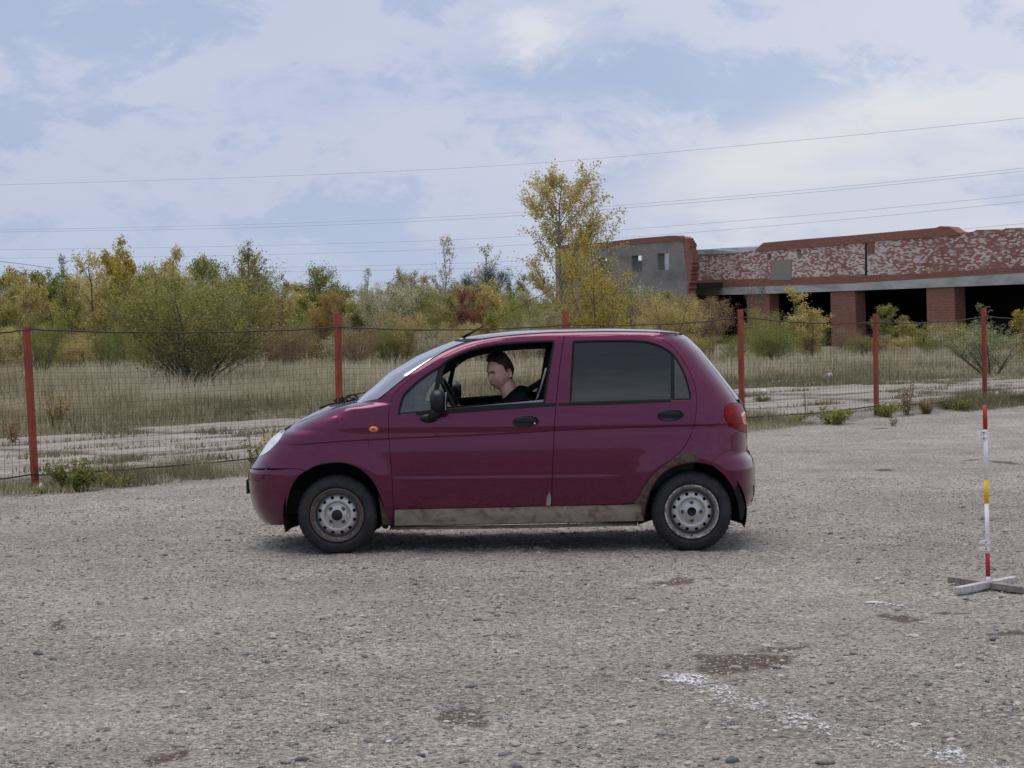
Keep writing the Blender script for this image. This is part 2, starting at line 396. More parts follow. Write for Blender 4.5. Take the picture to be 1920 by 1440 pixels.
# one base sheet to the horizon
def ground_sheet():
    ys = np.concatenate([np.linspace(-40, 40, 30), np.linspace(42, 110, 50), np.linspace(115, 200, 18), [260, 400, 700, 1200, 2000]])
    xs = np.concatenate([[-1500, -700, -300, -140], np.linspace(-80, 80, 81), [140, 300, 700, 1500]])
    X, Y = np.meshgrid(xs, ys); Z = gz_np(Y) - 0.05
    mid_ = (Y > 30) & (np.abs(X) < 90)
    Z = Z + np.where(mid_, (vnoise(X * 0.3, Y * 0.3, 8) - 0.5) * 0.10, 0)
    n = len(xs); f = [(j * n + i, j * n + i + 1, (j + 1) * n + i + 1, (j + 1) * n + i) for j in range(len(ys) - 1) for i in range(n - 1)]
    me = np_mesh('ground', np.stack([X.ravel(), Y.ravel(), Z.ravel()], 1), f, smooth=True)
    mt, t, b = newmat('field_soil'); tc = t.n('ShaderNodeTexCoord'); oc = tc.outputs['Object']
    c = t.ramp(t.noise(oc, 1.3, 8, 0.7), [(0.3, (0.10, 0.095, 0.05)), (0.5, (0.20, 0.17, 0.105)), (0.7, (0.30, 0.26, 0.18))])
    L(mt, c, b.inputs['Base Color']); b.inputs['Roughness'].default_value = 1
    bp = t.n('ShaderNodeBump', i_Strength=1.0, i_Distance=0.05); L(mt, t.noise(oc, 20, 6, 0.7), bp.inputs['Height']); L(mt, bp.outputs[0], b.inputs['Normal'])
    setp(link('ground', me, mt), kind='structure', label='soil of the overgrown field reaching to the horizon')
ground_sheet()

PATCH = []     # (X, Y, rx, ry, angle, strength)
def patch(px, py, wpx, hpx, s=1.0, ang=0.0):
    d = ray(px, py); T = -CAMH / d.z; p = CAMP + d * T; k = FPX / p.y
    PATCH.append((p.x, p.y, wpx / k / 2, max(0.05, hpx / (CAMH * FPX / p.y ** 2) / 2), ang, s))
patch(1335, 1240, 150, 34, 1.0); patch(1400, 1225, 90, 18, 1.0); patch(1470, 1207, 120, 15, 0.9); patch(1560, 1195, 120, 8, 0.6)
patch(1240, 1087, 110, 12, 0.9); patch(1715, 1163, 85, 17, 1.0); patch(1805, 1148, 60, 10, 0.9); patch(1900, 1192, 90, 14, 0.9); patch(1720, 1192, 120, 6, .5)
patch(905, 1335, 80, 40, 0.9); patch(370, 1412, 90, 36, 0.9); patch(90, 1170, 50, 18, 0.9); patch(1060, 1290, 60, 20, 0.5); patch(1150, 1280, 90, 20, .6); patch(960,1395,60,14,.5)
patch(640, 1112, 60, 10, 0.6); patch(775, 1087, 60, 7, 0.6); patch(1655, 881, 45, 6, 0.9); patch(1740, 895, 50, 5, 0.7); patch(1565, 900, 40, 5, .6)
patch(1640, 805, 40, 3, 0.8); patch(1810, 863, 70, 5, 0.8); patch(1450, 904, 30, 4, .7); patch(1885, 868, 80, 6, 0.7); patch(600, 1168, 60, 8, .5); patch(1300, 1000, 60, 6, .4)
patch(250, 935, 40, 4, .6); patch(1050, 1215, 60, 14, .5); patch(240, 982, 60, 4, .4); patch(450, 1060, 90, 8, .35); patch(1500, 965, 60, 4, .5); patch(1880, 975, 60, 5, .6); patch(1750,935,60,4,.5)
patch(1330, 1130, 40, 10, .45); patch(1590,1330,50,16,.5); patch(560,1345,60,16,.4); patch(760,1420,90,16,.4); patch(1810,1262,40,12,.4); patch(1165,1405,60,12,.3)

def lot_sheet():
    # rows spaced with distance; rows cover the lot up to the fence line
    ds = [6.2]
    while ds[-1] < 36.5: ds.append(ds[-1] + 0.0013 * ds[-1] ** 1.42 + 0.010)
    ds = np.array(ds); us = np.linspace(-0.30, 0.30, 420)
    D, U = np.meshgrid(ds, us, indexing='ij'); X = U * D; Y = D
    lim = -0.22 + (vnoise(X * 1.1 + 9, Y * 1.1, 11) - 0.5) * 0.35 + (vnoise(X * 5, Y * 5, 12) - 0.5) * 0.12
    off = (X - FP[0]) * FN[0] + (Y - FP[1]) * FN[1]
    Z = lotz(X, Y) + 0.0
    Z = np.where(off > lim, Z - np.clip((off - lim) * 0.7, 0, 0.12), Z)
    Z = Z - np.clip((np.abs(U) - 0.270) / 0.03, 0, 1) * 0.075
    A = np.zeros_like(X)
    XD = X + (vnoise(X * 3.1, Y * 3.1, 91) - .5) * .34 + (vnoise(X * 11, Y * 11, 92) - .5) * .12; YD = Y + (vnoise(X * 2.7, Y * 2.7, 93) - .5) * .5 + (vnoise(X * 9, Y * 9, 94) - .5) * .2
    for (cx, cy, rx, ry, an, s) in PATCH:
        q = ((XD - cx) / rx) ** 2 + ((YD - cy) / ry) ** 2
        A = np.maximum(A, s * np.exp(-q * 0.9))
    A += np.clip(vnoise(X * 1.7, Y * 0.9, 21) - 0.80, 0, 1) * 1.6
    n, k = D.shape; idx = np.arange(n * k).reshape(n, k)
    f = np.stack([idx[:-1, :-1], idx[:-1, 1:], idx[1:, 1:], idx[1:, :-1]], -1)
    keep = (off[:-1, :-1] < 0.25)
    f = f[keep]
    me = np_mesh('gravel_lot', np.stack([X.ravel(), Y.ravel(), Z.ravel()], 1), f, A.ravel(), smooth=True)
    setp(link('gravel_lot', me, m_gravel), kind='structure', label='worn grey gravel lot the car stands on')
    # surrounding coarse part of the lot (behind and beside the camera)
    v = [(-60, -30, -0.03), (60, -30, -0.03), (60, 6.38, -0.03), (-60, 6.38, -0.03)]
    a = [(-60, 6.4, -.045), (-0.285 * 6.2, 6.4, -.045), (-0.285 * 18.9, 18.9, -.045), (-60, -41.5, -.045)]
    bq = [(0.285 * 6.2, 6.2, -.045), (60, 6.2, -.045), (60, 88, -.045), (0.285 * 36, 35.2, -.045)]
    mesh('gravel_lot', v + a + bq, [(0, 1, 2, 3), (7, 6, 5, 4), (8, 9, 10, 11)], m_gravel)
    o = bpy.data.objects['gravel_lot.001']; setp(o, kind='structure', label='rest of the gravel lot beside and behind the viewer')
lot_sheet()

# loose stones: one mass of gravel
def ico(sub=0):
    bm = bmesh.new(); bmesh.ops.create_icosphere(bm, subdivisions=sub + 1, radius=1)
    v = np.array([p.co[:] for p in bm.verts]); f = np.array([[q.index for q in fc.verts] for fc in bm.faces]); bm.free()
    return v, f
IV, IF = ico(0); IV2, IF2 = ico(1)
def stones(name, X, Y, size, mat, tmpl, zoff, seed, att=None):
    r = np.random.default_rng(seed); n = len(X); tv, tf = tmpl
    A = r.uniform(0, 2 * np.pi, n); sx = size * r.uniform(0.8, 1.5, n); sy = size * r.uniform(0.6, 1.05, n); sz_ = size * r.uniform(0.32, 0.70, n)
    jit = 1 + (r.random((n, len(tv), 1)) - 0.5) * 0.42
    P = tv[None] * jit
    px_ = P[..., 0] * sx[:, None]; py_ = P[..., 1] * sy[:, None]; pz = P[..., 2] * sz_[:, None]
    c, s = np.cos(A)[:, None], np.sin(A)[:, None]
    V = np.stack([px_ * c - py_ * s + X[:, None], px_ * s + py_ * c + Y[:, None], pz + (lotz(X, Y) + zoff * sz_)[:, None]], -1).reshape(-1, 3)
    F = (tf[None] + (np.arange(n) * len(tv))[:, None, None]).reshape(-1, 3)
    a = r.random(n) if att is None else att
    me = np_mesh(name, V, F, np.repeat(a, len(tv)), smooth=False)
    return link(name, me, mat)
m_stone, t, b = newmat('loose_stone')
at_ = t.n('ShaderNodeAttribute', attribute_name='v'); tc = t.n('ShaderNodeTexCoord')
c = t.ramp(at_.outputs['Fac'], [(0.0, (0.12, 0.12, 0.125)), (0.12, (0.20, 0.185, 0.175)), (0.3, (0.29, 0.26, 0.24)), (0.55, (0.36, 0.325, 0.295)), (0.8, (0.43, 0.39, 0.35)), (0.93, (0.50, 0.45, 0.38)), (0.975, (0.56, 0.52, 0.46)), (1, (0.60, 0.58, 0.55))])
c = t.mix(t.mrange(t.noise(tc.outputs['Object'], 70, 4), 0.3, 0.7), t.mix(1.0, c, (0.8, 0.8, 0.8), 'MULTIPLY'), c)
L(m_stone, c, b.inputs['Base Color']); b.inputs['Roughness'].default_value = 0.9; b.inputs['Specular IOR Level'].default_value = 0.25
def scatter_uD(n, d0, d1, pw, rng, u=0.26):
    q = rng.random(n); D = (d0 ** pw + q * (d1 ** pw - d0 ** pw)) ** (1 / pw)
    U = rng.uniform(-u, u, n); return U * D, D
def gravel():
    r = np.random.default_rng(31)
    X, Y = scatter_uD(76000, 6.9, 20.0, 0.6, r); dens = vnoise(X * 1.1, Y * 0.8, 41)
    k = (dens + r.random(len(X)) * 0.7 > 0.62) & (foff(X, Y) < -0.3); X, Y = X[k], Y[k]
    size = 0.0044 + 0.0070 * r.random(len(X)) ** 2.2
    a = stones('gravel', X, Y, size, m_stone, (IV, IF), 0.1, 51)
    setp(a, label='small loose pebbles strewn over the whole lot', cat='gravel', kind='stuff')
    X, Y = scatter_uD(2400, 6.9, 17.5, 0.5, r); dens = vnoise(X * 1.1, Y * 0.8, 41)
    k = (dens + r.random(len(X)) * 0.6 > 0.60) & (foff(X, Y) < -0.3); X, Y = X[k], Y[k]
    size = 0.011 + 0.013 * r.random(len(X)) ** 3
    a = stones('gravel', X, Y, size, m_stone, (IV2, IF2), 0.15, 52, att=r.random(len(X)) ** 1.0 * 0.97)
    setp(a, label='larger pebbles lying among the fine gravel of the lot', cat='gravel', kind='stuff')
gravel()
# single stones one can point at: px, py, width px, tone
SINGLE = [(729, 1390, 16, 1.0, 'bright white pebble on the gravel, below the front door of the car'),
          (790, 1418, 20, 0.04, 'dark bluish stone near the lower edge, below and right of the bright white pebble'),
          (870, 1428, 22, 0.10, 'dark grey stone at the lower edge, below the driver'),
          (537, 1430, 26, 0.28, 'grey brown rounded stone at the lower edge, below the front wheel'),
          (566, 1428, 24, 0.03, 'dark slate stone touching a grey brown one at the lower edge'),
          (1343, 1424, 22, 0.34, 'pale pinkish stone at the lower edge, below the rear wheel'),
          (1372, 1430, 30, 0.05, 'dark slate stone beside a pale pinkish one at the lower edge'),
          (1093, 1362, 18, 0.25, 'lone brown grey stone in the middle of the foreground gravel'),
          (1292, 1432, 18, 0.96, 'cream stone on a dark one at the lower edge, left of the pale pinkish stone'),
          (1493, 1186, 12, 0.95, 'small cream stone near the reddish moss streak'),
          (1548, 1432, 30, 0.30, 'broad flat brown stone at the lower edge, nearest the white paint line'),
          (1645, 1083, 14, 1.0, 'small white stone left of the pole stand'),
          (1692, 1090, 12, 0.02, 'small black stone between the white stone and the pole stand'),
          (1865, 1202, 20, 0.02, 'dark flat stone on the gravel below the pole stand'),
          (885, 1290, 22, 0.08, 'dark flat stone above the brown patch in the foreground')]
for i, (px, py, wpx, tone, lab) in enumerate(SINGLE):
    d = ray(px, py); p = CAMP + d * (-CAMH / d.z); s = wpx / (FPX / p.y) / 2.2
    o = stones('stone', np.array([p.x]), np.array([p.y]), np.array([s]), m_stone, (IV2, IF2), 0.35, 300 + i, att=np.array([tone]))
    o.data.polygons.foreach_set('use_smooth', [True] * len(o.data.polygons))
    setp(o, lab, 'stone', 'stones one can pick out on the gravel')

# old white paint marks
m_mark, t, b = newmat('worn_white_paint')
tc = t.n('ShaderNodeTexCoord'); oc = tc.outputs['Object']
at_ = t.n('ShaderNodeAttribute', attribute_name='v')
nn = t.math('ADD', t.math('MULTIPLY', t.noise(t.mapv(oc, (1, 0.6, 1)), 48, 4, 0.75), 1.9), t.math('MULTIPLY', t.noise(oc, 3, 3), 0.5))
f = t.mrange(t.math('ADD', nn, t.math('MULTIPLY', at_.outputs['Fac'], 0.55)), 1.61, 1.89)
b.inputs['Base Color'].default_value = (0.60, 0.59, 0.58, 1); b.inputs['Roughness'].default_value = 0.8
tr = t.n('ShaderNodeBsdfTransparent'); mx = t.n('ShaderNodeMixShader')
L(m_mark, f, mx.inputs[0]); L(m_mark, tr.outputs[0], mx.inputs[1]); L(m_mark, b.outputs[0], mx.inputs[2])
out = [n for n in m_mark.node_tree.nodes if n.type == 'OUTPUT_MATERIAL'][0]; L(m_mark, mx.outputs[0], out.inputs[0])
def painted(pts, wd, label, n=60):
    P = []
    for px, py in pts:
        d = ray(px, py); P.append(CAMP + d * (-CAMH / d.z))
    V = []; F = []; A = []
    k = 13
    for i in range(n):
        u = i / (n - 1) * (len(P) - 1); j = min(int(u), len(P) - 2); q = P[j].lerp(P[j + 1], u - j)
        dr = (P[j + 1] - P[j]); dr.z = 0; dr.normalize(); nr = Vector((-dr.y, dr.x, 0))
        for e in range(k):
            s = (e / (k - 1) - 0.5) * 2; p = q + nr * s * wd
            V.append((p.x, p.y, 0)); A.append(max(0, 1 - s * s - 0.0) * (0.42 + 0.62 * float(vnoise(np.array([u * 2.3 + 5]), np.array([s * 0.9]), 77)[0])) * (0.0 if i in (0, n - 1) else 1) + 0.10)
    V = np.array(V); V[:, 2] = lotz(V[:, 0], V[:, 1]) + 0.007
    F = [(i * k + e, i * k + e + 1, (i + 1) * k + e + 1, (i + 1) * k + e) for i in range(n - 1) for e in range(k - 1)]
    setp(link('painted_line', np_mesh('painted_line', V, F, A, smooth=True), m_mark), label=label, kind='structure')
painted([(1262, 1262), (1330, 1298), (1420, 1330), (1520, 1362), (1640, 1390), (1750, 1412), (1830, 1434), (1900, 1460)], 0.16, 'broken line of worn white paint running to the lower right corner', 150)
painted([(1622, 1126), (1665, 1135), (1725, 1144)], 0.10, 'short dash of white paint left of the pole stand', 30)

# ------------------------------------------------------------------ ROAD of old concrete slabs beyond the fence
def mat_concrete():
    mt, t, b = newmat('old_concrete_slab'); tc = t.n('ShaderNodeTexCoord'); ge = t.n('ShaderNodeNewGeometry'); oc = ge.outputs['Position']
    oi = t.n('ShaderNodeObjectInfo')
    c = t.ramp(t.noise(oc, 1.6, 8, 0.7), [(0.3, (0.19, 0.155, 0.125)), (0.5, (0.36, 0.31, 0.255)), (0.72, (0.48, 0.425, 0.355))])
    c = t.mix(t.mrange(oi.outputs['Random'], 0, 1, 0, 0.3), c, (0.22, 0.195, 0.17))
    c = t.mix(t.mrange(t.noise(oc, 22, 6, .7), 0.35, 0.7, 0.0, 0.45), c, (0.13, 0.115, 0.10))
    L(mt, c, b.inputs['Base Color']); b.inputs['Roughness'].default_value = 0.95
    bp = t.n('ShaderNodeBump', i_Strength=0.9, i_Distance=0.03); L(mt, t.noise(oc, 16, 7, .7), bp.inputs['Height']); L(mt, bp.outputs[0], b.inputs['Normal'])
    return mt
m_conc = mat_concrete()
def road():
    r = random.Random(5)
    e = empty('concrete_road', kind='structure', label='strip of old concrete slabs behind the wire fence')
    rows = [(1.15, 2.6), (2.65, 4.1), (4.16, 5.6), (5.66, 7.1)]
    for j, (o0, o1) in enumerate(rows):
        s = -14 + r.uniform(0, 3)
        while s < 30:
            Ln = r.uniform(2.6, 3.4)
            nx, ny = 12, 6; V = []; F = []
            tl = [r.uniform(-0.012, 0.012) for _ in range(3)]
            for iy in range(ny + 1):
                for ix in range(nx + 1):
                    ss = s + 0.03 + (Ln - 0.06) * ix / nx; oo = o0 + (o1 - o0) * iy / ny
                    if ix in (0, nx): ss += r.uniform(-.025, .025)
                    if iy in (0, ny): oo += r.uniform(-.03, .03) * (2.2 if (j == 3 and iy == ny) or (j == 0 and iy == 0) else 1)
                    x, y = fpt(ss, oo)
                    V.append((x, y, gz(x, y) + 0.012 + tl[0] + tl[1] * ix / nx + tl[2] * iy / ny + r.uniform(-.004, .004)))
            for iy in range(ny):
                for ix in range(nx):
                    if (ix in (0, nx - 1) and iy in (0, ny - 1)) and r.random() < .5: continue
                    a = iy * (nx + 1) + ix; F.append((a, a + 1, a + nx + 2, a + nx + 1))
            ob = mesh('concrete_slab', V, F, m_conc, e, True)
            sm_ = ob.modifiers.new('thickness', 'SOLIDIFY'); sm_.thickness = 0.10; sm_.offset = -1
            s += Ln
road()

# ------------------------------------------------------------------ FENCE
fence = empty('wire_fence', (0, 0, 0), label='long wire mesh fence on red posts running behind the car', cat='fence')
# (px of the foot, px of the top, y of the top)
POSTS = [(-250, -255, 622), (65, 52, 613), (638, 636, 588), (1063, 1063, 583), (1394, 1391, 580), (1646, 1644, 588), (1850, 1847, 578), (2035, 2032, 582)]
ptop = []; pfoot = []
for k, (pxf, pxt, yt) in enumerate(POSTS):
    q = (pxf - 960) / FPX; D = (FP[1] - FU[1] / FU[0] * FP[0]) / (1 - q * FU[1] / FU[0])
    foot = Vector((q * D, D, -0.05)); top = at(pxt, yt, D)
    ptop.append(top); pfoot.append(foot)
    ax = (top - foot).normalized(); u = Vector((FU[0], FU[1], 0)); n = Vector((FN[0], FN[1], 0))
    b_ = BM(); wd = 0.0225
    # angle iron: two flanges
    for (du0, du1, dn0, dn1) in ((-wd, wd, -0.004, 0.004), (-wd, -wd + 0.008, 0.004, 0.05)):
        v = []
        for P_ in (foot, top):
            for (du, dn) in ((du0, dn0), (du1, dn0), (du1, dn1), (du0, dn1)): v.append(P_ + u * du * 1.15 + n * dn)
        b_.add(v, [(0, 1, 5, 4), (1, 2, 6, 5), (2, 3, 7, 6), (3, 0, 4, 7), (4, 5, 6, 7), (0, 3, 2, 1)])
    b_.obj('post', m_fpost, fence)
def wire_run(a, b, name, r, sag, zoff_a=0, zoff_b=0, mat=m_wire):
    pts = []
    for i in range(25):
        s = i / 24; p = a.lerp(b, s); p.z -= sag * 4 * s * (1 - s); pts.append((p.x, p.y, p.z + random.uniform(-.004, .004)))
    BM().tube(pts, r, 5).obj(name, mat, fence, True)
nn_ = Vector((-FN[0], -FN[1], 0)) * 0.02
for k in range(len(POSTS) - 1):
    a, b_ = ptop[k], ptop[k + 1]; fa, fb = pfoot[k], pfoot[k + 1]
    za = a.z - (0.03, 0.02, 0.14, 0.16, 0.10, 0.12, 0.12, 0.1)[k]; zb = b_.z - (0.03, 0.02, 0.14, 0.16, 0.10, 0.12, 0.12, 0.1)[k + 1]
    A = Vector((a.x, a.y, za)) + nn_; B = Vector((b_.x, b_.y, zb)) + nn_
    wire_run(A, B, 'top_wire', 0.008, 0.045)
    wire_run(Vector((fa.x, fa.y, 0.14)) + nn_, Vector((fb.x, fb.y, 0.15)) + nn_, 'bottom_wire', 0.008, 0.02)
    # mesh panel
    bw = BM(); span = (fb - fa).length; nv = int(span / 0.075); rnd = random.Random(k)
    drop = 0.03 if k < 2 else 0.05
    for i in range(nv):
        s = (i + 0.5) / nv + rnd.uniform(-.001, .001); p = fa.lerp(fb, s); tp = A.lerp(B, s); zt = tp.z - 0.045 * 4 * s * (1 - s) - drop + 0.03
        j1, j2 = rnd.uniform(-.010, .010), rnd.uniform(-.010, .010)
        o_ = nn_ * 0.5
        q0 = Vector((p.x, p.y, 0.02)) + o_; q1 = Vector((p.x + j1, p.y, (zt) / 2)) + o_; q2 = Vector((tp.x + j2 * .5, tp.y, zt)) + o_ * .2
        bw.tube([q0, q1, q2], 0.0015, 3, False)
    nh = 24
    for j in range(nh):
        z0 = 0.04 + (min(A.z, B.z) - 0.10) * j / (nh - 1); pts = []
        for i in range(13):
            s = i / 12; p = fa.lerp(fb, s).lerp(A.lerp(B, s), z0 / 1.4); pts.append((p.x, p.y, z0 + rnd.uniform(-.006, .006) - .03 * 4 * s * (1 - s) * z0))
        bw.tube(pts, 0.0015, 3, False)
    o_ = bw.obj('wire_mesh', m_mesh, fence); setp(o_, kind='stuff')

# ------------------------------------------------------------------ POLE STAND (right)
stand_p = at(1855, 1108, 12.32); stand_p.z = 0
st = empty('slalom_pole', stand_p, label='thin white training pole with red and yellow bands on a wooden cross', cat='pole')
lean = at(1848, 760, 12.32) - Vector((stand_p.x, stand_p.y, 0)); HT = lean.z
def pp(y):     # height from pixel row
    return (1103 - y) / (1103 - 760.0) * (HT - 0.03) + 0.03
def pl(z): s = (z - 0.03) / (HT - 0.03); return Vector((-0.006 + lean.x * s * 0.9, 0, z))
for nm, y0, y1, mt, rr in (('red_band', 760, 806, m_red, 0.0128), ('white_tube', 806, 904, m_white, 0.0118), ('yellow_band', 904, 948, m_yel, 0.0128), ('white_tube', 948, 1045, m_white, 0.0118), ('red_band', 1045, 1089, m_red, 0.0126), ('white_tube', 1089, 1103, m_white, 0.0118)):
    BM().tube([pl(pp(y1)), pl(pp(y0))], rr, 20).obj(nm, mt, st, True)
for yc in (812, 823, 1023, 1036):
    c = pl(pp(yc)); b_ = BM()
    b_.lathe([(0.0125, -0.009), (0.0150, -0.009), (0.0150, 0.009), (0.0125, 0.009)], 20, 'z', c)
    b_.box(c + Vector((-0.022, -0.004, 0)), (0.016, 0.012, 0.018))
    b_.box(c + Vector((-0.034, -0.012, 0.006)), (0.030, 0.007, 0.006)); b_.box(c + Vector((-0.034, 0.008, -0.005)), (0.028, 0.007, 0.006))
    cl = b_.obj('clip', m_white, st)
    BM().ellipsoid(c + Vector((-0.012, -0.0165, 0)), (0.004, 0.003, 0.004), 8, 6).obj('screw', m_rubber, cl, True)
rot1 = Matrix.Rotation(R(47), 3, 'Z'); rot2 = Matrix.Rotation(R(-57), 3, 'Z')
BM().box(rot1 @ Vector((-0.17, 0, 0.026)), (0.34, 0.045, 0.038), rot1).obj('wooden_arm', m_woodw, st, bevel=0.003)
BM().box(rot1 @ Vector((0.15, 0, 0.026)), (0.25, 0.045, 0.034), rot1).obj('wooden_arm', m_woodw, st, bevel=0.003)
BM().box(rot2 @ Vector((-0.155, 0, 0.024)), (0.30, 0.05, 0.034), rot2).obj('wooden_arm', m_wood, st, bevel=0.003)
BM().box(rot2 @ Vector((0.22, 0, 0.022)), (0.38, 0.05, 0.036), rot2).obj('wooden_arm', m_wood, st, bevel=0.003)

# ------------------------------------------------------------------ CAR
YAW = R(-2.4)
car = empty('hatchback_car', (0.045, 15.1, 0), YAW, label='small wine red five door hatchback on the gravel with its driver window open', cat='car')
cM = Matrix.Translation((0.045, 15.1, 0)) @ Matrix.Rotation(YAW, 4, 'Z'); cI = cM.inverted()
co = cI @ CAMP
def cray(px, py): return (cI.to_3x3() @ ray(px, py))
def on_y(px, py, y):
    d = cray(px, py); T = (y - co.y) / d.y; return co + d * T
def interp_tab(pts):
    pts = sorted(pts); z = np.array([p[0] for p in pts]); v = np.array([p[1] for p in pts])
    zz = np.linspace(z[0] - 0.1, z[-1] + 0.1, 900); vv = np.interp(zz, z, v)
    k = np.exp(-np.linspace(-2, 2, 15) ** 2); k /= k.sum(); vs = np.convolve(np.pad(vv, 7, 'edge'), k, 'valid')
    zl = zz.tolist(); vl = vs.tolist(); z0 = zl[0]; dz_ = zl[1] - zl[0]; n = len(zl)
    def f(x):
        u = (x - z0) / dz_
        if u <= 0: return vl[0]
        if u >= n - 1: return vl[-1]
        i = int(u); return vl[i] + (vl[i + 1] - vl[i]) * (u - i)
    return f
SIL_F = [(503, 982), (488, 968), (477.4, 947.6), (469.5, 913.6), (467.5, 893), (469, 878), (480, 862), (494, 839), (508, 820), (525, 806), (542, 799.5), (566, 784), (593, 770.6), (617, 759), (642, 754), (668, 750), (699, 726), (729, 699), (780, 668.5), (814, 653), (858.7, 636)]
SIL_R = [(1280, 627), (1290.6, 633), (1314, 655), (1348, 696), (1382.5, 740), (1392, 755), (1399, 771), (1401, 800), (1400.5, 842), (1411.5, 855.7), (1415.5, 869), (1415.5, 913.6), (1411.5, 934), (1399.5, 949)]
def ztab(sil, yref):
    o = []
    for p in sil:
        q = on_y(p[0], p[1], yref); o.append((q.z, q.x))
    return o
_xf = ztab(SIL_F, -0.15); _xf.append((1.415, _xf[-1][1] + 0.06)); _xf.append((1.50, _xf[-1][1] + 0.5))
_xr = ztab(SIL_R, -0.15)
XN = interp_tab(_xf); XR = interp_tab(_xr)
LF = interp_tab([(0.1, 0.80), (0.72, 0.80), (0.92, 0.62), (1.05, 0.40), (1.5, 0.38)])
LR = interp_tab([(0.1, 0.40), (0.60, 0.42), (0.8, 0.44), (1.0, 0.42), (1.5, 0.36)])
BASE = interp_tab([(0.10, .60), (0.18, .665), (0.25, .700), (0.33, .719), (0.42, .731), (0.490, .736), (0.53, .7405), (0.60, .7425), (0.68, .7425), (0.76, .740), (0.81, .7375), (0.84, .7425), (0.90, .733), (0.96, .717), (1.02, .698), (1.10, .676), (1.20, .640), (1.30, .602), (1.38, .568), (1.43, .535), (1.46, .49)])
# groove line
_gl = [(480, 836), (552, 834.5), (640, 827), (728, 822), (940, 813), (1040, 806.5), (1178, 800.5), (1300, 797.5), (1357, 796), (1400, 796)]
_gt = []
for p in _gl:
    q = on_y(p[0], p[1], -0.74); _gt.append((q.x, q.z))
_gx = [p[0] for p in _gt]; _gz = [p[1] for p in _gt]
def zgroove(x): return float(np.interp(x, _gx, _gz))
FWC = on_y(632, 968, -0.70); RWC = on_y(1297, 961, -0.70)
TM = 0.968
def sstep(a, b, x):
    u = min(1, max(0, (x - a) / (b - a))); return u * u * (3 - 2 * u)
def W(x, z):
    w_ = BASE(z)
    g = zgroove(x); dz_ = g - z
    fade = sstep(-1.62, -1.40, x) * (1 - sstep(1.38, 1.50, x))
    if -0.02 < dz_ < 0.16:
        if dz_ > 0: w_ -= fade * 0.0085 * sstep(0, 0.006, dz_) * math.exp(-dz_ / 0.026)
    w_ += 0.0055 * (1 - sstep(0.498, 0.520, z)) * sstep(0.30, 0.44, z) * sstep(-0.86, -0.70, x) * (1 - sstep(0.45, 0.85, x))
    for c in (FWC, RWC):
        r_ = math.hypot(x - c.x, z - c.z)
        if r_ < 0.62: w_ += 0.016 * math.exp(-((r_ - 0.36) / 0.085) ** 2) * sstep(0.18, 0.34, z)
    w_ -= 0.010 * x * x * 0.6
    xn = XN(z); L_ = LF(z); t_ = (xn + L_ - x) / L_
    if t_ > 0:
        t_ = min(t_, TM); w_ *= (1 - t_ ** 4) ** (1 / 3)
    xr = XR(z); L_ = LR(z); t_ = (x - (xr - L_)) / L_
    if t_ > 0:
        t_ = min(t_, TM); w_ *= (1 - t_ ** 4) ** (1 / 3)
    return w_
def frontx(y, z, rear=False):
    """x on the nose (or tail) surface for a given |y|"""
    bz = BASE(z) - 0.006 * 1.2
    if rear: xr = XR(z); L_ = LR(z); q = 3
    else: xr = XN(z); L_ = LF(z); q = 3
    u = min(1, abs(y) / bz); t_ = max(0, 1 - u ** q) ** (1 / 4)
    return (xr - L_ + t_ * L_) if rear else (xr + L_ - t_ * L_)
def p2s(px, py):
    """pixel -> (x, z) on the near side skin"""
    d = cray(px, py); w_ = 0.68; x = z = 0
    for _ in range(14):
        T = (-w_ - co.y) / d.y; p = co + d * T; x, z = p.x, p.z
        w_ = 0.5 * w_ + 0.5 * W(x, z)
    x = max(x, XN(z) + LF(z) * (1 - TM)) if z < 1.0 else x
    x = min(x, XR(z) - LR(z) * (1 - TM))
    return (x, z)
def cr(pts, step=0.008):
    """catmull-rom through points"""
    if len(pts) == 2:
        n = max(1, int(math.dist(*pts) / step)); return [(pts[0][0] + (pts[1][0] - pts[0][0]) * i / n, pts[0][1] + (pts[1][1] - pts[0][1]) * i / n) for i in range(n + 1)]
    P_ = [(2 * pts[0][0] - pts[1][0], 2 * pts[0][1] - pts[1][1])] + list(pts) + [(2 * pts[-1][0] - pts[-2][0], 2 * pts[-1][1] - pts[-2][1])]
    out = []
    for i in range(1, len(P_) - 2):
        a, b, c, d = P_[i - 1:i + 3]; n = max(1, int(math.dist(b, c) / step))
        for k in range(n):
            s = k / n
            out.append(tuple(0.5 * (2 * b[j] + (c[j] - a[j]) * s + (2 * a[j] - 5 * b[j] + 4 * c[j] - d[j]) * s * s + (3 * b[j] - a[j] - 3 * c[j] + d[j]) * s ** 3) for j in (0, 1)))
    out.append(tuple(pts[-1])); return out
def loop_px(segs):
    """segments in pixels -> closed loop in (x,z) on the near side"""
    out = []
    for s in segs:
        c = cr([p2s(*p) for p in s]); out += c[:-1] if out or True else c
    # drop duplicates
    res = []
    for p in out:
        if not res or math.dist(p, res[-1]) > 0.0015: res.append(p)
    if math.dist(res[0], res[-1]) < 0.0015: res.pop()
    return res
def area(lp): return 0.5 * sum(a[0] * b[1] - b[0] * a[1] for a, b in zip(lp, lp[1:] + lp[:1]))
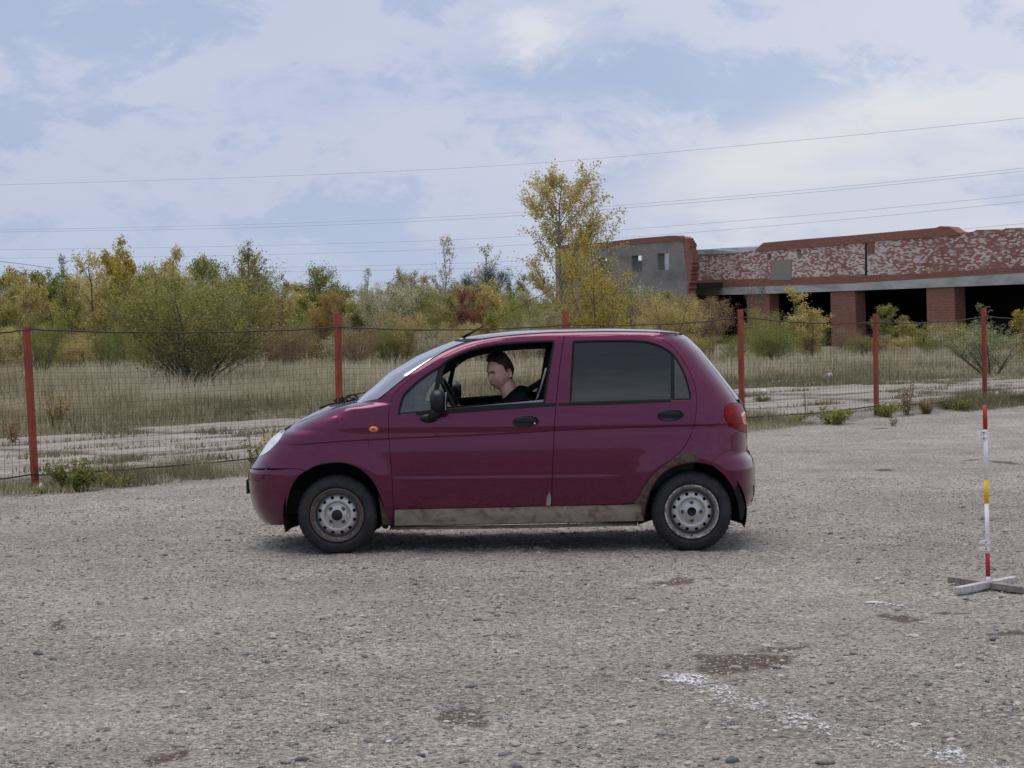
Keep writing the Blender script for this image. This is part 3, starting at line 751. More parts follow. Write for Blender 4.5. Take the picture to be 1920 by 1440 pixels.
def inset(lp, d):
    s = 1 if area(lp) > 0 else -1; n = len(lp); out = []
    for i in range(n):
        a, b, c = lp[i - 1], lp[i], lp[(i + 1) % n]
        e1 = (b[0] - a[0], b[1] - a[1]); e2 = (c[0] - b[0], c[1] - b[1])
        l1 = math.hypot(*e1) or 1; l2 = math.hypot(*e2) or 1
        n1 = (-e1[1] / l1 * s, e1[0] / l1 * s); n2 = (-e2[1] / l2 * s, e2[0] / l2 * s)
        m_ = (n1[0] + n2[0], n1[1] + n2[1]); k = 1 + n1[0] * n2[0] + n1[1] * n2[1]
        k = max(k, 0.5)
        out.append((b[0] + m_[0] / k * d, b[1] + m_[1] / k * d))
    return out
def inside(lp, P):
    x, y = P[:, 0], P[:, 1]; r = np.zeros(len(P), bool); a = np.array(lp); b = np.roll(a, -1, 0)
    for (x0, y0), (x1, y1) in zip(a, b):
        if y0 == y1: continue
        c = ((y0 > y) != (y1 > y)) & (x < (x1 - x0) * (y - y0) / (y1 - y0) + x0); r ^= c
    return r
def side_fill(lp, holes=(), grid=0.016):
    """triangulate polygon in (x,z)"""
    xs = [p[0] for p in lp]; zs = [p[1] for p in lp]
    gx = np.arange(min(xs), max(xs), grid); gz_ = np.arange(min(zs), max(zs), grid)
    pts = [(x, z) for z in gz_ for x in gx]
    for x in gx:
        g = zgroove(x); pts += [(x, g + o) for o in (0.004, 0.0, -0.003, -0.006, -0.010, -0.018)]
        pts += [(x, zz) for zz in (0.494, 0.499, 0.504, 0.509, 0.514, 0.519, 0.524)]
    P_ = np.array(pts)
    if len(P_):
        k = inside(lp, P_)
        for h in holes: k &= ~inside(h, P_)
        B = np.array(list(lp) + [q for h in holes for q in h])
        P_ = P_[k]
        if len(P_):
            dm = np.concatenate([((P_[i:i + 2000, None] - B[None]) ** 2).sum(-1).min(1) for i in range(0, len(P_), 2000)])
            P_ = P_[dm > (grid * 0.4) ** 2]
            # thin out points too close together
            key = {}
            for p in P_:
                kk = (round(p[0] / (grid * .45)), round(p[1] / 0.0022))
                key.setdefault(kk, p)
            P_ = np.array(list(key.values()))
    V = [Vector(p) for p in lp]; E = [(i, (i + 1) % len(lp)) for i in range(len(lp))]
    for h in holes:
        o = len(V); V += [Vector(p) for p in h]; E += [(o + i, o + (i + 1) % len(h)) for i in range(len(h))]
    V += [Vector(p) for p in P_]
    v2, e2, f2, *_ = delaunay_2d_cdt(V, E, [], 0, 1e-5)
    C = np.array([[(v2[f[0]][j] + v2[f[1]][j] + v2[f[2]][j]) / 3 for j in (0, 1)] for f in f2])
    k = inside(lp, C)
    for h in holes: k &= ~inside(h, C)
    return v2, [f for f, kk in zip(f2, k) if kk]
def nrm(x, z):
    e = 0.0035
    wx = (W(x + e, z) - W(x - e, z)) / (2 * e); wz = (W(x, z + e) - W(x, z - e)) / (2 * e)
    return Vector((-wx, -1, -wz)).normalized()
def make_mesh_n(name, V, F, N, mat, parent, mirror):
    out = []
    for side in ((1, -1) if mirror else (1,)):
        me = bpy.data.meshes.new(name)
        me.from_pydata([(v[0], v[1] * side, v[2]) for v in V], [], [tuple(f) if side == 1 else tuple(reversed(f)) for f in F])
        me.polygons.foreach_set('use_smooth', [True] * len(me.polygons)); me.update()
        if N is not None: me.normals_split_custom_set_from_vertices([(n[0], n[1] * side, n[2]) for n in N])
        out.append(link(name, me, mat, parent))
    return out
def edge_clamped(q):
    x, z = q
    return x < XN(z) + LF(z) * (1 - TM) + 0.007 and z < 1.0 or x > XR(z) - LR(z) * (1 - TM) - 0.007
def skin(name, lp, mat, parent, depth=0.0, holes=(), skirt=0.016, mirror=True, grid=0.016, flatn=False):
    v2, f2 = side_fill(lp, holes, grid)
    V = []; N = []
    for p in v2:
        x, z = p; n = nrm(x, z); w_ = W(x, z)
        V.append((x + n.x * -depth * 0, -w_ + depth, z)); N.append(n)
    F = []
    for f in f2:
        a, b_, c = [v2[i] for i in f]
        ar = (b_[0] - a[0]) * (c[1] - a[1]) - (c[0] - a[0]) * (b_[1] - a[1])
        F.append(tuple(f) if ar > 0 else tuple(reversed(f)))
    if skirt:
        for loop in [lp] + list(holes):
            o = len(V); n = len(loop); s = 1 if area(loop) > 0 else -1
            if loop is not lp: s = -s
            for j, off in enumerate((0.0, 0.003, skirt)):
                for i, q in enumerate(loop):
                    a, c = loop[i - 1], loop[(i + 1) % n]; e = (c[0] - a[0], c[1] - a[1]); l_ = math.hypot(*e) or 1
                    out_ = Vector((e[1] / l_ * s, 0, -e[0] / l_ * s))
                    nn = nrm(*q); w_ = W(*q)
                    V.append((q[0] + (0.001 if j else 0) * out_.x, -w_ + depth + off, q[1] + (0.001 if j else 0) * out_.z))
                    N.append((nn * (1, 0.6, 0.0)[j] + out_ * (0.15, 0.8, 1)[j]).normalized())
            for j in range(2):
                for i in range(n):
                    if edge_clamped(loop[i]) and edge_clamped(loop[(i + 1) % n]): continue
                    a0 = o + j * n + i; a1 = o + j * n + (i + 1) % n; b0 = a0 + n; b1 = a1 + n
                    F.append((a0, b0, b1, a1) if s == 1 else (a0, a1, b1, b0))
    return make_mesh_n(name, V, F, N, mat, parent, mirror)
def ring(name, outer, wd, mat, parent, depth, thick=0.012, mirror=True):
    """flat rubber frame between loop and its inset, with real thickness"""
    inner = inset(outer, wd); n = len(outer); V = []; N = []; F = []
    prof = [(outer, depth + thick), (outer, depth), (inset(outer, wd * 0.5), depth - 0.002), (inner, depth), (inner, depth + thick + 0.02)]
    for lp, dd in prof:
        for q in lp: V.append((q[0], -W(*q) + dd, q[1]))
    s = area(outer) > 0
    for j in range(len(prof) - 1):
        for i in range(n):
            a0 = j * n + i; a1 = j * n + (i + 1) % n; F.append((a0, a1, a1 + n, a0 + n) if s else (a0, a0 + n, a1 + n, a1))
    make_mesh_n(name, V, F, None, mat, parent, mirror)
    return inner
def reveal(name, lp, d0, d1, mat, parent, mirror=True):
    n = len(lp); V = [(q[0], -W(*q) + d0, q[1]) for q in lp] + [(q[0], -W(*q) + d1, q[1]) for q in lp]
    F = [(i, (i + 1) % n, n + (i + 1) % n, n + i) for i in range(n)]
    make_mesh_n(name, V, F, None, mat, parent, mirror)

# --- outlines (pixels of the photograph)
DOOR_TOP = [(738, 955), (735.5, 905), (731.5, 855), (728.8, 818), (729, 775), (733.5, 752), (746, 731), (764, 715), (790, 696), (815, 679), (838, 665), (872, 649.5), (926, 637), (999, 631), (1057, 629.5)]
MID = [(1057.5, 629.5), (1050, 684), (1042, 764), (1037, 852), (1034, 948)]
RD_TOP = [(1057.5, 629.5), (1100, 628.2), (1144, 627.6), (1212, 630), (1239.5, 636), (1262, 651), (1282, 677), (1297.4, 706), (1305.5, 736.6), (1306, 765), (1301.5, 797.8), (1291, 825), (1277, 845.5), (1260, 860), (1237, 877), (1219, 895), (1205.5, 914.6), (1197, 930.6), (1185, 941.2), (1163, 945.5)]
WIN1 = [[(746.3, 779), (747.5, 764), (752, 748), (760, 735), (780, 716), (801, 700), (823.7, 686), (838, 675), (861.7, 662.5), (896.7, 651), (940, 643.5), (984, 639.8), (1030, 638)],
        [(1030, 638), (1038, 638.5), (1040, 645), (1034, 680), (1026, 730), (1022.5, 757)], [(1022.5, 757), (940, 762), (860, 768), (780, 775), (746.3, 779)]]
WIN2 = [[(1067.6, 757), (1070, 700), (1073, 645), (1077, 638.5)], [(1077, 638.5), (1144, 637), (1198.7, 638), (1224, 642.5), (1245, 650.5), (1265, 666), (1281, 692.3), (1291, 719.5), (1296, 742), (1295.7, 750)], [(1295.7, 750), (1180, 753.5), (1067.6, 757)]]
door1 = loop_px([DOOR_TOP, MID, [(1034, 948), (885, 952), (738, 955)]])
door2 = loop_px([RD_TOP, [(1163, 945.5), (1100, 947), (1035, 949)], list(reversed(MID))[0:1] + list(reversed(MID))[1:]])
win1 = loop_px(WIN1); win2 = loop_px(WIN2)
GAP = 0.0028
ARCH_F = [(571.5, 884), (593, 873), (623.8, 867.6), (651, 869.3), (678, 881), (698.7, 901.6), (712, 927), (719, 951), (722.5, 972), (722.5, 984)]
ARCH_R = [(1207.5, 977), (1209, 964.6), (1213, 941), (1222.5, 914.6), (1239.5, 891), (1263, 875.5), (1294, 867.8), (1316, 868), (1333, 871.5)]
HOOD_L = [(535, 804.6), (560, 792), (590, 780), (620, 768.5), (660, 757), (690, 751), (712, 747.5)]
fender = loop_px([[(500, 878), (500, 850)], [(500, 850), (512, 838), (522, 827), (529, 816), (535, 804.6)], HOOD_L, [(712, 747.5), (721, 751.5), (733, 753)], list(reversed(DOOR_TOP[:6])), [(738, 955), (739.5, 984)], [(739.5, 984), (722.5, 984)], list(reversed(ARCH_F)), [(571.5, 884), (566, 880.5), (556, 878.8)], [(556, 878.8), (500, 878)]])
nose = loop_px([[(466, 877.5), (500, 878)], [(500, 878), (500, 850)], [(500, 850), (484, 857.5)], [(484, 857.5), (466, 877.5)]])
headl = loop_px([[(484, 857.5), (500, 849)], [(500, 849), (512, 838), (522, 827), (529, 816), (535, 804.6)], [(535, 804.6), (519, 806), (506, 815), (492, 832), (484, 857.5)]])
bumper = loop_px([[(462, 879), (556, 879)], [(556, 879), (566, 881), (571.5, 884.5)], [(571.5, 884.5), (559, 893.5), (546, 914), (539, 941), (536, 972), (537.5, 984.4)], [(537.5, 984.4), (503, 984), (470, 980)], [(470, 980), (462, 930), (462, 879)]])
APIL = [(712, 747.5), (746, 719), (780, 693.5), (815, 669.5), (845, 652.5), (873, 641.5)]
ROOFL = [(873, 641.5), (926, 632.8), (999, 625.8), (1057, 623.2), (1144, 622), (1220, 622.8), (1268, 625)]
QREAR = [(1268, 625), (1288, 635), (1311, 657), (1328, 679.5), (1348, 705), (1366, 729), (1377, 746.5), (1384, 755)]
TAIL = [(1384, 755), (1372, 756), (1362, 761), (1358, 770), (1359.5, 784), (1369, 798), (1384, 807), (1399, 812)]
BUMP_R = [(1404, 841.5), (1385, 842), (1365.5, 845), (1350, 852), (1339, 862), (1333, 871.5)]
quarter = loop_px([APIL, ROOFL, QREAR, TAIL, [(1399, 812), (1404, 841.5)], BUMP_R, list(reversed(ARCH_R)), [(1207.5, 977), (1203, 962), (1205, 946)], [(1205, 946), (1190, 943.5), (1163, 945.5)], list(reversed(RD_TOP)), list(reversed(DOOR_TOP[5:])), [(733.5, 753), (721, 751.5), (712, 747.5)]])
tail = loop_px([TAIL, [(1399, 812), (1404, 780), (1398, 760), (1384, 755)]])
rbump = loop_px([BUMP_R, [(1333, 871.5), (1355, 888.5), (1372, 911), (1382.5, 935), (1390, 952)], [(1390, 952), (1405, 951), (1420, 940)], [(1420, 940), (1420, 855), (1404, 841.5)]])
sill = loop_px([[(739.5, 956), (885, 953), (1034, 949.5), (1163, 947), (1190, 945)], [(1190, 945), (1206, 948), (1208.5, 963), (1207, 977)], [(1207, 977), (1000, 981), (739.5, 986)], [(739.5, 986), (739.5, 956)]])
flap = None

skin('front_door', inset(door1, GAP), m_paint, car, holes=[win1])
skin('rear_door', inset(door2, GAP), m_paint, car, holes=[win2])
skin('front_fender', inset(fender, GAP * .8), m_paint, car)
skin('nose_panel', inset(nose, GAP * .7), m_paint, car)
skin('front_bumper', inset(bumper, GAP * .8), m_paint, car, skirt=0.03)
skin('body_side', inset(quarter, GAP * .6), m_paint, car)
skin('rear_bumper', inset(rbump, GAP * .8), m_paint, car, skirt=0.03)
for o in skin('sill', inset(sill, 0.001), m_sill, car, depth=0.010): setp(o, label='dirty primer coloured door sill with rust')
for o in skin('headlight', inset(headl, GAP * .4), m_headl, car, depth=0.002): pass
tl = skin('tail_light', inset(tail, GAP), m_redlens, car, depth=-0.004)
# amber section of the tail lamp
amb = loop_px([[(1389, 776), (1396, 772), (1401, 778)], [(1401, 778), (1401, 796)], [(1401, 796), (1394, 793), (1389, 776)]])
skin('amber_lens', amb, m_orange, tl[0], depth=-0.007, mirror=False, skirt=0.004)
# black backing behind all joints
for lp, hs in ((door1, [inset(win1, 0.004)]), (door2, [inset(win2, 0.004)]), (fender, []), (nose, []), (quarter, []), (sill, [])):
    skin('joint_seal', inset(lp, -0.005) if not hs else inset(lp, -0.005), m_dark, car, depth=0.013, holes=hs, skirt=0, grid=0.03)
skin('joint_seal', inset(tail, -0.004), m_dark, car, depth=0.010, skirt=0, grid=0.03)

# filler patch round the rear arch
fil = loop_px([[(1187, 943), (1198, 932), (1206.5, 916), (1219.5, 897), (1238, 879), (1261, 862), (1279, 850.5), (1304, 849.5)], [(1304, 849.5), (1309, 856), (1307, 864)], [(1307, 864), (1294, 865.5), (1263, 873), (1238, 889), (1220.5, 913), (1210.5, 941), (1206.5, 962)], [(1206.5, 962), (1203, 948), (1187, 943)]])
rg = random.Random(3); fil = [(x + rg.uniform(-.002, .002), z + rg.uniform(-.002, .002)) for x, z in fil]
setp(skin('filler_patch', fil, m_filler, car, depth=-0.0022, skirt=0.002, mirror=False)[0], label='grey filler and rust patch along the rear wheel arch')
chip = loop_px([[(1024, 948), (1026, 932), (1031, 921)], [(1031, 921), (1033, 935), (1032, 948)], [(1032, 948), (1024, 948)]])
skin('rust_chip', chip, m_sill, car, depth=-0.0012, skirt=0.001, mirror=False, grid=.006)
chip = loop_px([[(718, 984), (714, 955), (710, 930)], [(710, 930), (717, 948), (727, 972), (728, 984)], [(728, 984), (718, 984)]])
skin('filler_patch', chip, m_filler, car, depth=-0.0012, skirt=0.001, mirror=False, grid=.01)

# windows
in1 = ring('window_seal', win1, 0.013, m_rubber, car, 0.004)
in2 = ring('window_seal', win2, 0.012, m_rubber, car, 0.004)
reveal('window_reveal', in1, 0.01, 0.065, m_inner, car)
reveal('window_reveal', in2, 0.01, 0.065, m_inner, car)
def between(a, b): return loop_px([a, b])
# rear door glass and small quarter glass, split by a rubber bar
g1 = loop_px([[(1071, 755.5), (1074, 700), (1077, 642)], [(1077, 642), (1144, 640), (1198.7, 641), (1222, 645.5), (1243, 653), (1259, 665)], [(1259, 665), (1259, 751.5)], [(1259, 751.5), (1165, 754), (1071, 755.5)]])
g2 = loop_px([[(1263, 667), (1278, 693.3), (1287.5, 719.5), (1292.5, 742), (1292.5, 749)], [(1292.5, 749), (1263, 750.5)], [(1263, 750.5), (1263, 667)]])
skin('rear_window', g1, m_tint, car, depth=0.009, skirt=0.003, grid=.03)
skin('rear_quarter_window', g2, m_tint2, car, depth=0.007, skirt=0.003, grid=.03)
bar = loop_px([[(1258, 660), (1264, 666)], [(1264, 666), (1264, 752)], [(1264, 752), (1258, 752)], [(1258, 752), (1258, 660)]])
skin('window_bar', bar, m_rubber, car, depth=0.004, skirt=0.012)
# front: black bar, fixed triangular glass, lowered pane edge
bar = loop_px([[(826, 684), (838, 675)], [(838, 675), (830, 700), (822, 732), (816, 770)], [(816, 770), (806, 771)], [(806, 771), (813, 732), (826, 684)]])
skin('window_bar', bar, m_rubber, car, depth=0.006, skirt=0.02)
g3 = loop_px([[(750, 775), (751, 764), (755, 749), (763, 737), (782, 719), (803, 703), (823, 690)], [(823, 690), (816, 715), (809, 768)], [(809, 768), (780, 772), (750, 775)]])
skin('front_quarter_window', g3, m_glass, car, depth=0.012, skirt=0, grid=.04)
g4 = loop_px([[(858, 764.5), (940, 757), (1019, 749.5)], [(1019, 749.5), (1018, 757)], [(1018, 757), (940, 762), (862, 768)], [(862, 768), (858, 764.5)]])
skin('lowered_window_pane', g4, m_lowglass, car, depth=0.016, skirt=0, grid=.04)
# black waist strips under the windows
ws = loop_px([[(780, 774), (860, 767.5), (940, 761.5), (1024, 756.5)], [(1024, 756.5), (1042, 755.5)], [(1042, 755.5), (1041.5, 761)], [(1041.5, 761), (940, 768), (860, 774), (780, 779)], [(780, 779), (780, 774)]])
skin('waist_strip', ws, m_rubber, car, depth=-0.004, skirt=0.006, grid=.03)
ws = loop_px([[(1048, 756), (1165, 752.5), (1258, 750)], [(1258, 750), (1258, 753.5)], [(1258, 753.5), (1165, 757.5), (1047.5, 761)], [(1047.5, 761), (1048, 756)]])
skin('waist_strip', ws, m_rubber, car, depth=-0.003, skirt=0.006, grid=.03)
# inner door panels (dark, thick doors)
skin('inner_door_panel', inset(door1, 0.004), m_inner, car, depth=0.062, holes=[inset(in1, 0.010)], skirt=0.0, grid=.04)
skin('inner_door_panel', inset(door2, 0.004), m_inner, car, depth=0.062, holes=[], skirt=0.0, grid=.04)
# thicker dark pillars and roof rail inside (visible on the far side)
zs_ = min(q[1] for q in win1)
trim = [(x, z - 0.050 * (1 - sstep(zs_ + 0.07, zs_ + 0.16, z))) for x, z in inset(win1, 0.056)]
reveal('inner_pillar_trim', trim, 0.055, 0.11, m_inner, car)
frame_out = inset(win1, -0.02)
def band(name, a, b, d, mat):
    n = len(a); V = [(q[0], -W(*q) + d, q[1]) for q in a] + [(q[0], -W(*q) + d, q[1]) for q in b]
    make_mesh_n(name, V, [(i, (i + 1) % n, n + (i + 1) % n, n + i) for i in range(n)], None, mat, car, True)
band('inner_pillar_trim', frame_out, trim, 0.11, m_inner)

# --- nose, bonnet, windscreen, roof, tail: rows at constant height
def rows_mesh(name, zs, bound, mat, rear=False, off=0.0, ny=36, skirt_=0.0, nrm_=True, y_in=None):
    V = []; N = []; F = []
    def S(y, z): return Vector((frontx(y, z, rear), y, z))
    for z in zs:
        wb = bound(z)
        for k in range(ny + 1):
            s = -1 + 2 * k / ny; y = wb * math.sin(s * math.pi / 2) * 0.4 + wb * s * 0.6
            e = 0.004
            p = S(y, z); du = S(y + e, z) - S(y - e, z); dv = S(y, z + e) - S(y, z - e)
            n = du.cross(dv)
            if n.length < 1e-9: n = Vector((1 if rear else -1, 0, 0.2))
            n.normalize()
            if (n.x < 0) == rear: n = -n
            V.append(p - n * off); N.append(n)
    nr = len(zs); w1 = ny + 1
    for i in range(nr - 1):
        for k in range(ny):
            a = i * w1 + k; F.append((a, a + 1, a + w1 + 1, a + w1) if rear else (a, a + w1, a + w1 + 1, a + 1))
    me = bpy.data.meshes.new(name); me.from_pydata([tuple(v) for v in V], [], F)
    me.polygons.foreach_set('use_smooth', [True] * len(me.polygons)); me.update()
    me.normals_split_custom_set_from_vertices([tuple(n) for n in N])
    return link(name, me, mat, car)
def wfun(pts):
    tab = []
    for p in pts:
        x, z = p2s(*p); tab.append((z, W(x, z)))
    return interp_tab(tab)
def zc(px, py, y=-0.15): return on_y(px, py, y).z
def WT(z): x = XN(z) + LF(z) * (1 - TM) + 0.004; return W(x, z)
def WTr(z): x = XR(z) - LR(z) * (1 - TM) - 0.004; return W(x, z)
zb0, zb1 = zc(503, 984), zc(469, 879)
rows_mesh('front_bumper', np.linspace(zb0, zb1 - 0.003, 22), WT, m_paint)
setp(mesh('grille_opening', [(frontx(.5, z) - .0 + frontx(0, z) * 0 - 0.004, y, z) for z, y in ((.40, -.30), (.40, .30), (.30, .30), (.30, -.30))], [(0, 1, 2, 3)], m_plastic, car), label='black lower grille slot')
zh = zc(525, 806)
rows_mesh('nose_panel', np.linspace(zb1 + 0.003, zh - 0.002, 22), WT, m_paint, off=0.010)
zhood = zc(617, 759)
wf_ = wfun([(529, 812), (535, 804.6), (560, 792), (590, 780), (620, 768.5), (660, 757), (690, 751), (712, 747.5)] + APIL[1:])
rows_mesh('bonnet', np.linspace(zh + 0.001, zhood, 34), lambda z: wf_(z) - 0.004, m_paint, ny=48)
zw0 = zc(668, 750); zt = zc(858.7, 636)
rows_mesh('cowl', np.linspace(zhood - 0.012, zw0 + 0.002, 6), lambda z: wf_(z) - 0.006, m_plastic, off=0.008, ny=24)
rows_mesh('windscreen', np.linspace(zw0, zt, 30), lambda z: wf_(z) - 0.003, m_wscreen, ny=32)
rows_mesh('windscreen_seal', np.linspace(zt - 0.010, zt + 0.004, 3), lambda z: wf_(z) + 0.0, m_rubber, off=-0.002, ny=32)
# tail
wr_ = wfun([(1268, 625), (1288, 635), (1311, 657), (1328, 679.5), (1348, 705), (1366, 729), (1377, 746.5)])
zr_top = zc(1280, 627.5); zr_mid = zc(1384, 745); zr_b = zc(1400.5, 842)
hw = rows_mesh('rear_window_glass', np.linspace(zr_mid, zr_top, 24), lambda z: wr_(z) - 0.004, m_glass, rear=True)
rows_mesh('tailgate', np.linspace(zr_b + 0.003, zr_mid - 0.003, 20), WTr, m_paint, rear=True)
rows_mesh('rear_bumper', np.linspace(zc(1399.5, 950), zr_b - 0.003, 20), WTr, m_paint, rear=True)
# roof
def roof():
    nu, ns = 40, 30; V = []
    edge = [p2s(*p) for p in ROOFL]; edge = cr(edge, 0.03)
    ex = np.array([e[0] for e in edge]); ez = np.array([e[1] for e in edge])
    sil = [on_y(px, py, 0) for px, py in ((862, 634.5), (880, 631), (909.7, 626.5), (960, 621.3), (1042, 617.3), (1100, 616.2), (1144, 616), (1229, 618), (1267, 622), (1282, 628))]
    sx = [p.x for p in sil]; sz_ = [p.z for p in sil]
    zr = zr_top
    for i in range(nu + 1):
        u = i / nu
        for k in range(ns + 1):
            s = -1 + 2 * k / ns
            x_edge = ex[0] + (ex[-1] - ex[0]) * u
            W_e = W(x_edge, float(np.interp(x_edge, ex, ez))) + 0.001
            y = s * W_e
            xa = frontx(y, zt) if abs(s) < 1 else ex[0]; xb = frontx(y, zr, True)
            bl0 = (1 - u) ** 4; bl1 = u ** 4
            x = x_edge + (xa - ex[0]) * bl0 * 1.0 + (xb - ex[-1]) * bl1
            zE = float(np.interp(x_edge, ex, ez)); zC = float(np.interp(x, sx, sz_)) + 0.001
            c_ = (1 - abs(s) ** 2.6)
            V.append((x, y, zE + (zC - zE) * c_))
    F = [(i * (ns + 1) + k, (i + 1) * (ns + 1) + k, (i + 1) * (ns + 1) + k + 1, i * (ns + 1) + k + 1) for i in range(nu) for k in range(ns)]
    mesh('roof', V, F, m_paint, car, True)
    # headliner
    V2 = [(v[0], v[1] * 0.96, v[2] - 0.03) for v in V]
    mesh('headliner', V2, F, m_inner, car, True)
roof()
# drip seal along the roof edge
for sd_ in (1, -1):
    pts = [(e[0], -(W(*e) + 0.0005) * sd_, e[1]) for e in cr([p2s(*p) for p in ROOFL], 0.03)]
    BM().tube(pts, 0.0028, 6).obj('roof_seam', m_rubber, car, True)
    pts = [(e[0], -(W(*e) + 0.0) * sd_, e[1]) for e in cr([p2s(*p) for p in APIL], 0.03)]
    BM().tube(pts, 0.0035, 6).obj('windscreen_seal', m_rubber, car, True)

# --- wheels
def wheel(c, side, mrim, rear):
    e = empty('wheel', c, parent=car)
    sg = side      # -1 near side (faces -y)
    n = 96
    def Y(h): return h * sg
    Rt = 0.266; Rr = 0.176
    prof = [(Rr, -0.055), (Rr + .004, 0.010), (Rr + 0.012, 0.022), (Rr + 0.030, 0.028), (Rr + 0.034, 0.0265), (Rr + 0.055, 0.022), (Rt - 0.016, 0.008), (Rt - 0.006, -0.004), (Rt, -0.018), (Rt, -0.125), (Rt - 0.01, -0.142), (Rr + 0.03, -0.16), (Rr, -0.15)]
    V = []; F = []
    ntr = 144
    for j, (r_, h) in enumerate(prof):
        for k in range(ntr):
            a = 2 * math.pi * k / ntr
            rr_ = r_ - (0.0055 if (7 <= j <= 9 and k % 3 == 0) else 0)
            # flattened foot
            x_, z_ = rr_ * math.cos(a), rr_ * math.sin(a)
            if z_ < -0.255: z_ = -0.255 - (z_ + 0.255) * -0.35
            V.append((x_, Y(h), z_))
    for j in range(len(prof) - 1):
        for k in range(ntr): F.append((j * ntr + k, j * ntr + (k + 1) % ntr, (j + 1) * ntr + (k + 1) % ntr, (j + 1) * ntr + k))
    ty = mesh('tyre', V, F, m_tyre, e, True)
    n = 144
    # rim profile from outside lip to the centre: (r, h, zone)
    pr = [(Rr + .004, 0.010), (Rr + 0.002, 0.024), (Rr - 0.004, 0.026), (Rr - 0.010, 0.020), (Rr - 0.014, 0.004), (Rr - 0.028, -0.004), (Rr - 0.033, -0.022), (Rr - 0.038, -0.030),
          (0.132, -0.014), (0.127, -0.006), (0.108, 0.003), (0.100, 0.006), (0.090, 0.006), (0.083, -0.006), (0.079, -0.014), (0.074, -0.016), (0.066, -0.006), (0.052, 0.000), (0.040, 0.002), (0.036, 0.010), (0.030, 0.010)]
    hole_seg = 9
    def skip(i, k):
        if i in (9,): return (k % 12) in range(4, 8) and not (rear and k // 12 in ())
        return False
    b_ = BM()
    v = []
    for j, (r_, h) in enumerate(pr):
        for k in range(n):
            a = 2 * math.pi * k / n
            hh = h
            if 14 <= j <= 17: hh += 0.006 * max(0, math.cos(4 * (a + (R(45) if not rear else 0)) * 1)) ** 2 * (1 if j in (15, 16) else .5)
            v.append((r_ * math.cos(a), Y(hh), r_ * math.sin(a)))
    f = [(j * n + k, j * n + (k + 1) % n, (j + 1) * n + (k + 1) % n, (j + 1) * n + k) for j in range(len(pr) - 1) for k in range(n) if not skip(j, k)]
    rim = mesh('rim', v, f, mrim, e, True)
    BM().lathe([(0.145, Y(-0.05)), (0.001, Y(-0.05))], 40).obj('brake_drum', m_dark, e)
    cap = BM()
    cap.lathe([(0.037, Y(0.004)), (0.035, Y(0.020)), (0.028, Y(0.026)), (0.001, Y(0.027))] if not rear else [(0.032, Y(0.008)), (0.024, Y(0.009)), (0.023, Y(-0.002)), (0.001, Y(-0.002))], 32)
    cap.obj('hub_cap', m_plastic, e, True)
    for k in range(4):
        a = math.pi / 2 * k + (R(45) if not rear else 0)
        c2 = (0.057 * math.cos(a), Y(0.004), 0.057 * math.sin(a))
        BM().lathe([(0.009, Y(-0.006)), (0.009, Y(0.004)), (0.006, Y(0.007)), (0.001, Y(0.007))], 6, c=(c2[0], 0, c2[2])).obj('wheel_nut', pm('dark_steel', (0.08, 0.07, 0.065), 0.5, metal=.6), e)
        BM().lathe([(0.014, Y(0.0022)), (0.0095, Y(0.0005))], 20, c=(c2[0], 0, c2[2])).obj('nut_recess', m_dark, e)
    BM().tube([(0, Y(-0.004), -(Rr - 0.020)) if rear else ((Rr - .02) * .55, Y(-.004), (Rr - .02) * .83), (0, Y(0.012), -(Rr - 0.028)) if rear else ((Rr - .028) * .55, Y(.012), (Rr - .028) * .83)], 0.004, 8).obj('valve', m_rubber, e, True)
    BM().tube([(0, Y(-0.05), 0), (0, Y(-0.5), 0)], 0.03, 10).obj('axle', m_dark, e, True)
for c, mr, rear in ((FWC, m_rim_f, False), (RWC, m_rim_r, True)):
    z_ = 0.2625
    wheel((c.x, -0.690, z_), -1, mr, rear); wheel((c.x, 0.690, z_), 1, mr, rear)
# wheel wells and floor
for c in (FWC, RWC):
    for sd_ in (-1, 1):
        b_ = BM(); V = []; F = []
        n = 24; rw = 0.362
        for yy in (0.700, 0.40):
            for k in range(n + 1):
                a = math.pi * (-0.10 + 1.2 * k / n); V.append((c.x + rw * math.cos(a), sd_ * yy, 0.262 + rw * math.sin(a)))
        F = [(k, k + 1, n + 2 + k, n + 1 + k) for k in range(n)]
        V.append((c.x, sd_ * 0.4, 0.262)); F += [(n + 1 + k, n + 2 + k, 2 * n + 2) for k in range(n)]
        mesh('wheel_well', V, F, m_dark, car, True)
BM().box((-0.02, 0, 0.235), (1.66, 1.30, 0.09)).box((-0.02, 0, 0.33), (1.60, 1.24, 0.1)).box((-1.42, 0, 0.33), (0.34, 0.9, 0.16)).box((1.40, 0, 0.38), (0.34, 0.9, 0.16)).box((-1.16, 0, 0.40), (0.7, 0.76, 0.2)).box((1.2, 0, 0.42), (0.7, 0.76, 0.2)).obj('floor_pan', m_dark, car)
BM().tube([on_y(735, 990, -0.60), on_y(1000, 987, -0.60), on_y(1195, 982, -0.60)], 0.012, 8).obj('sill_seam', m_sill, car, True)
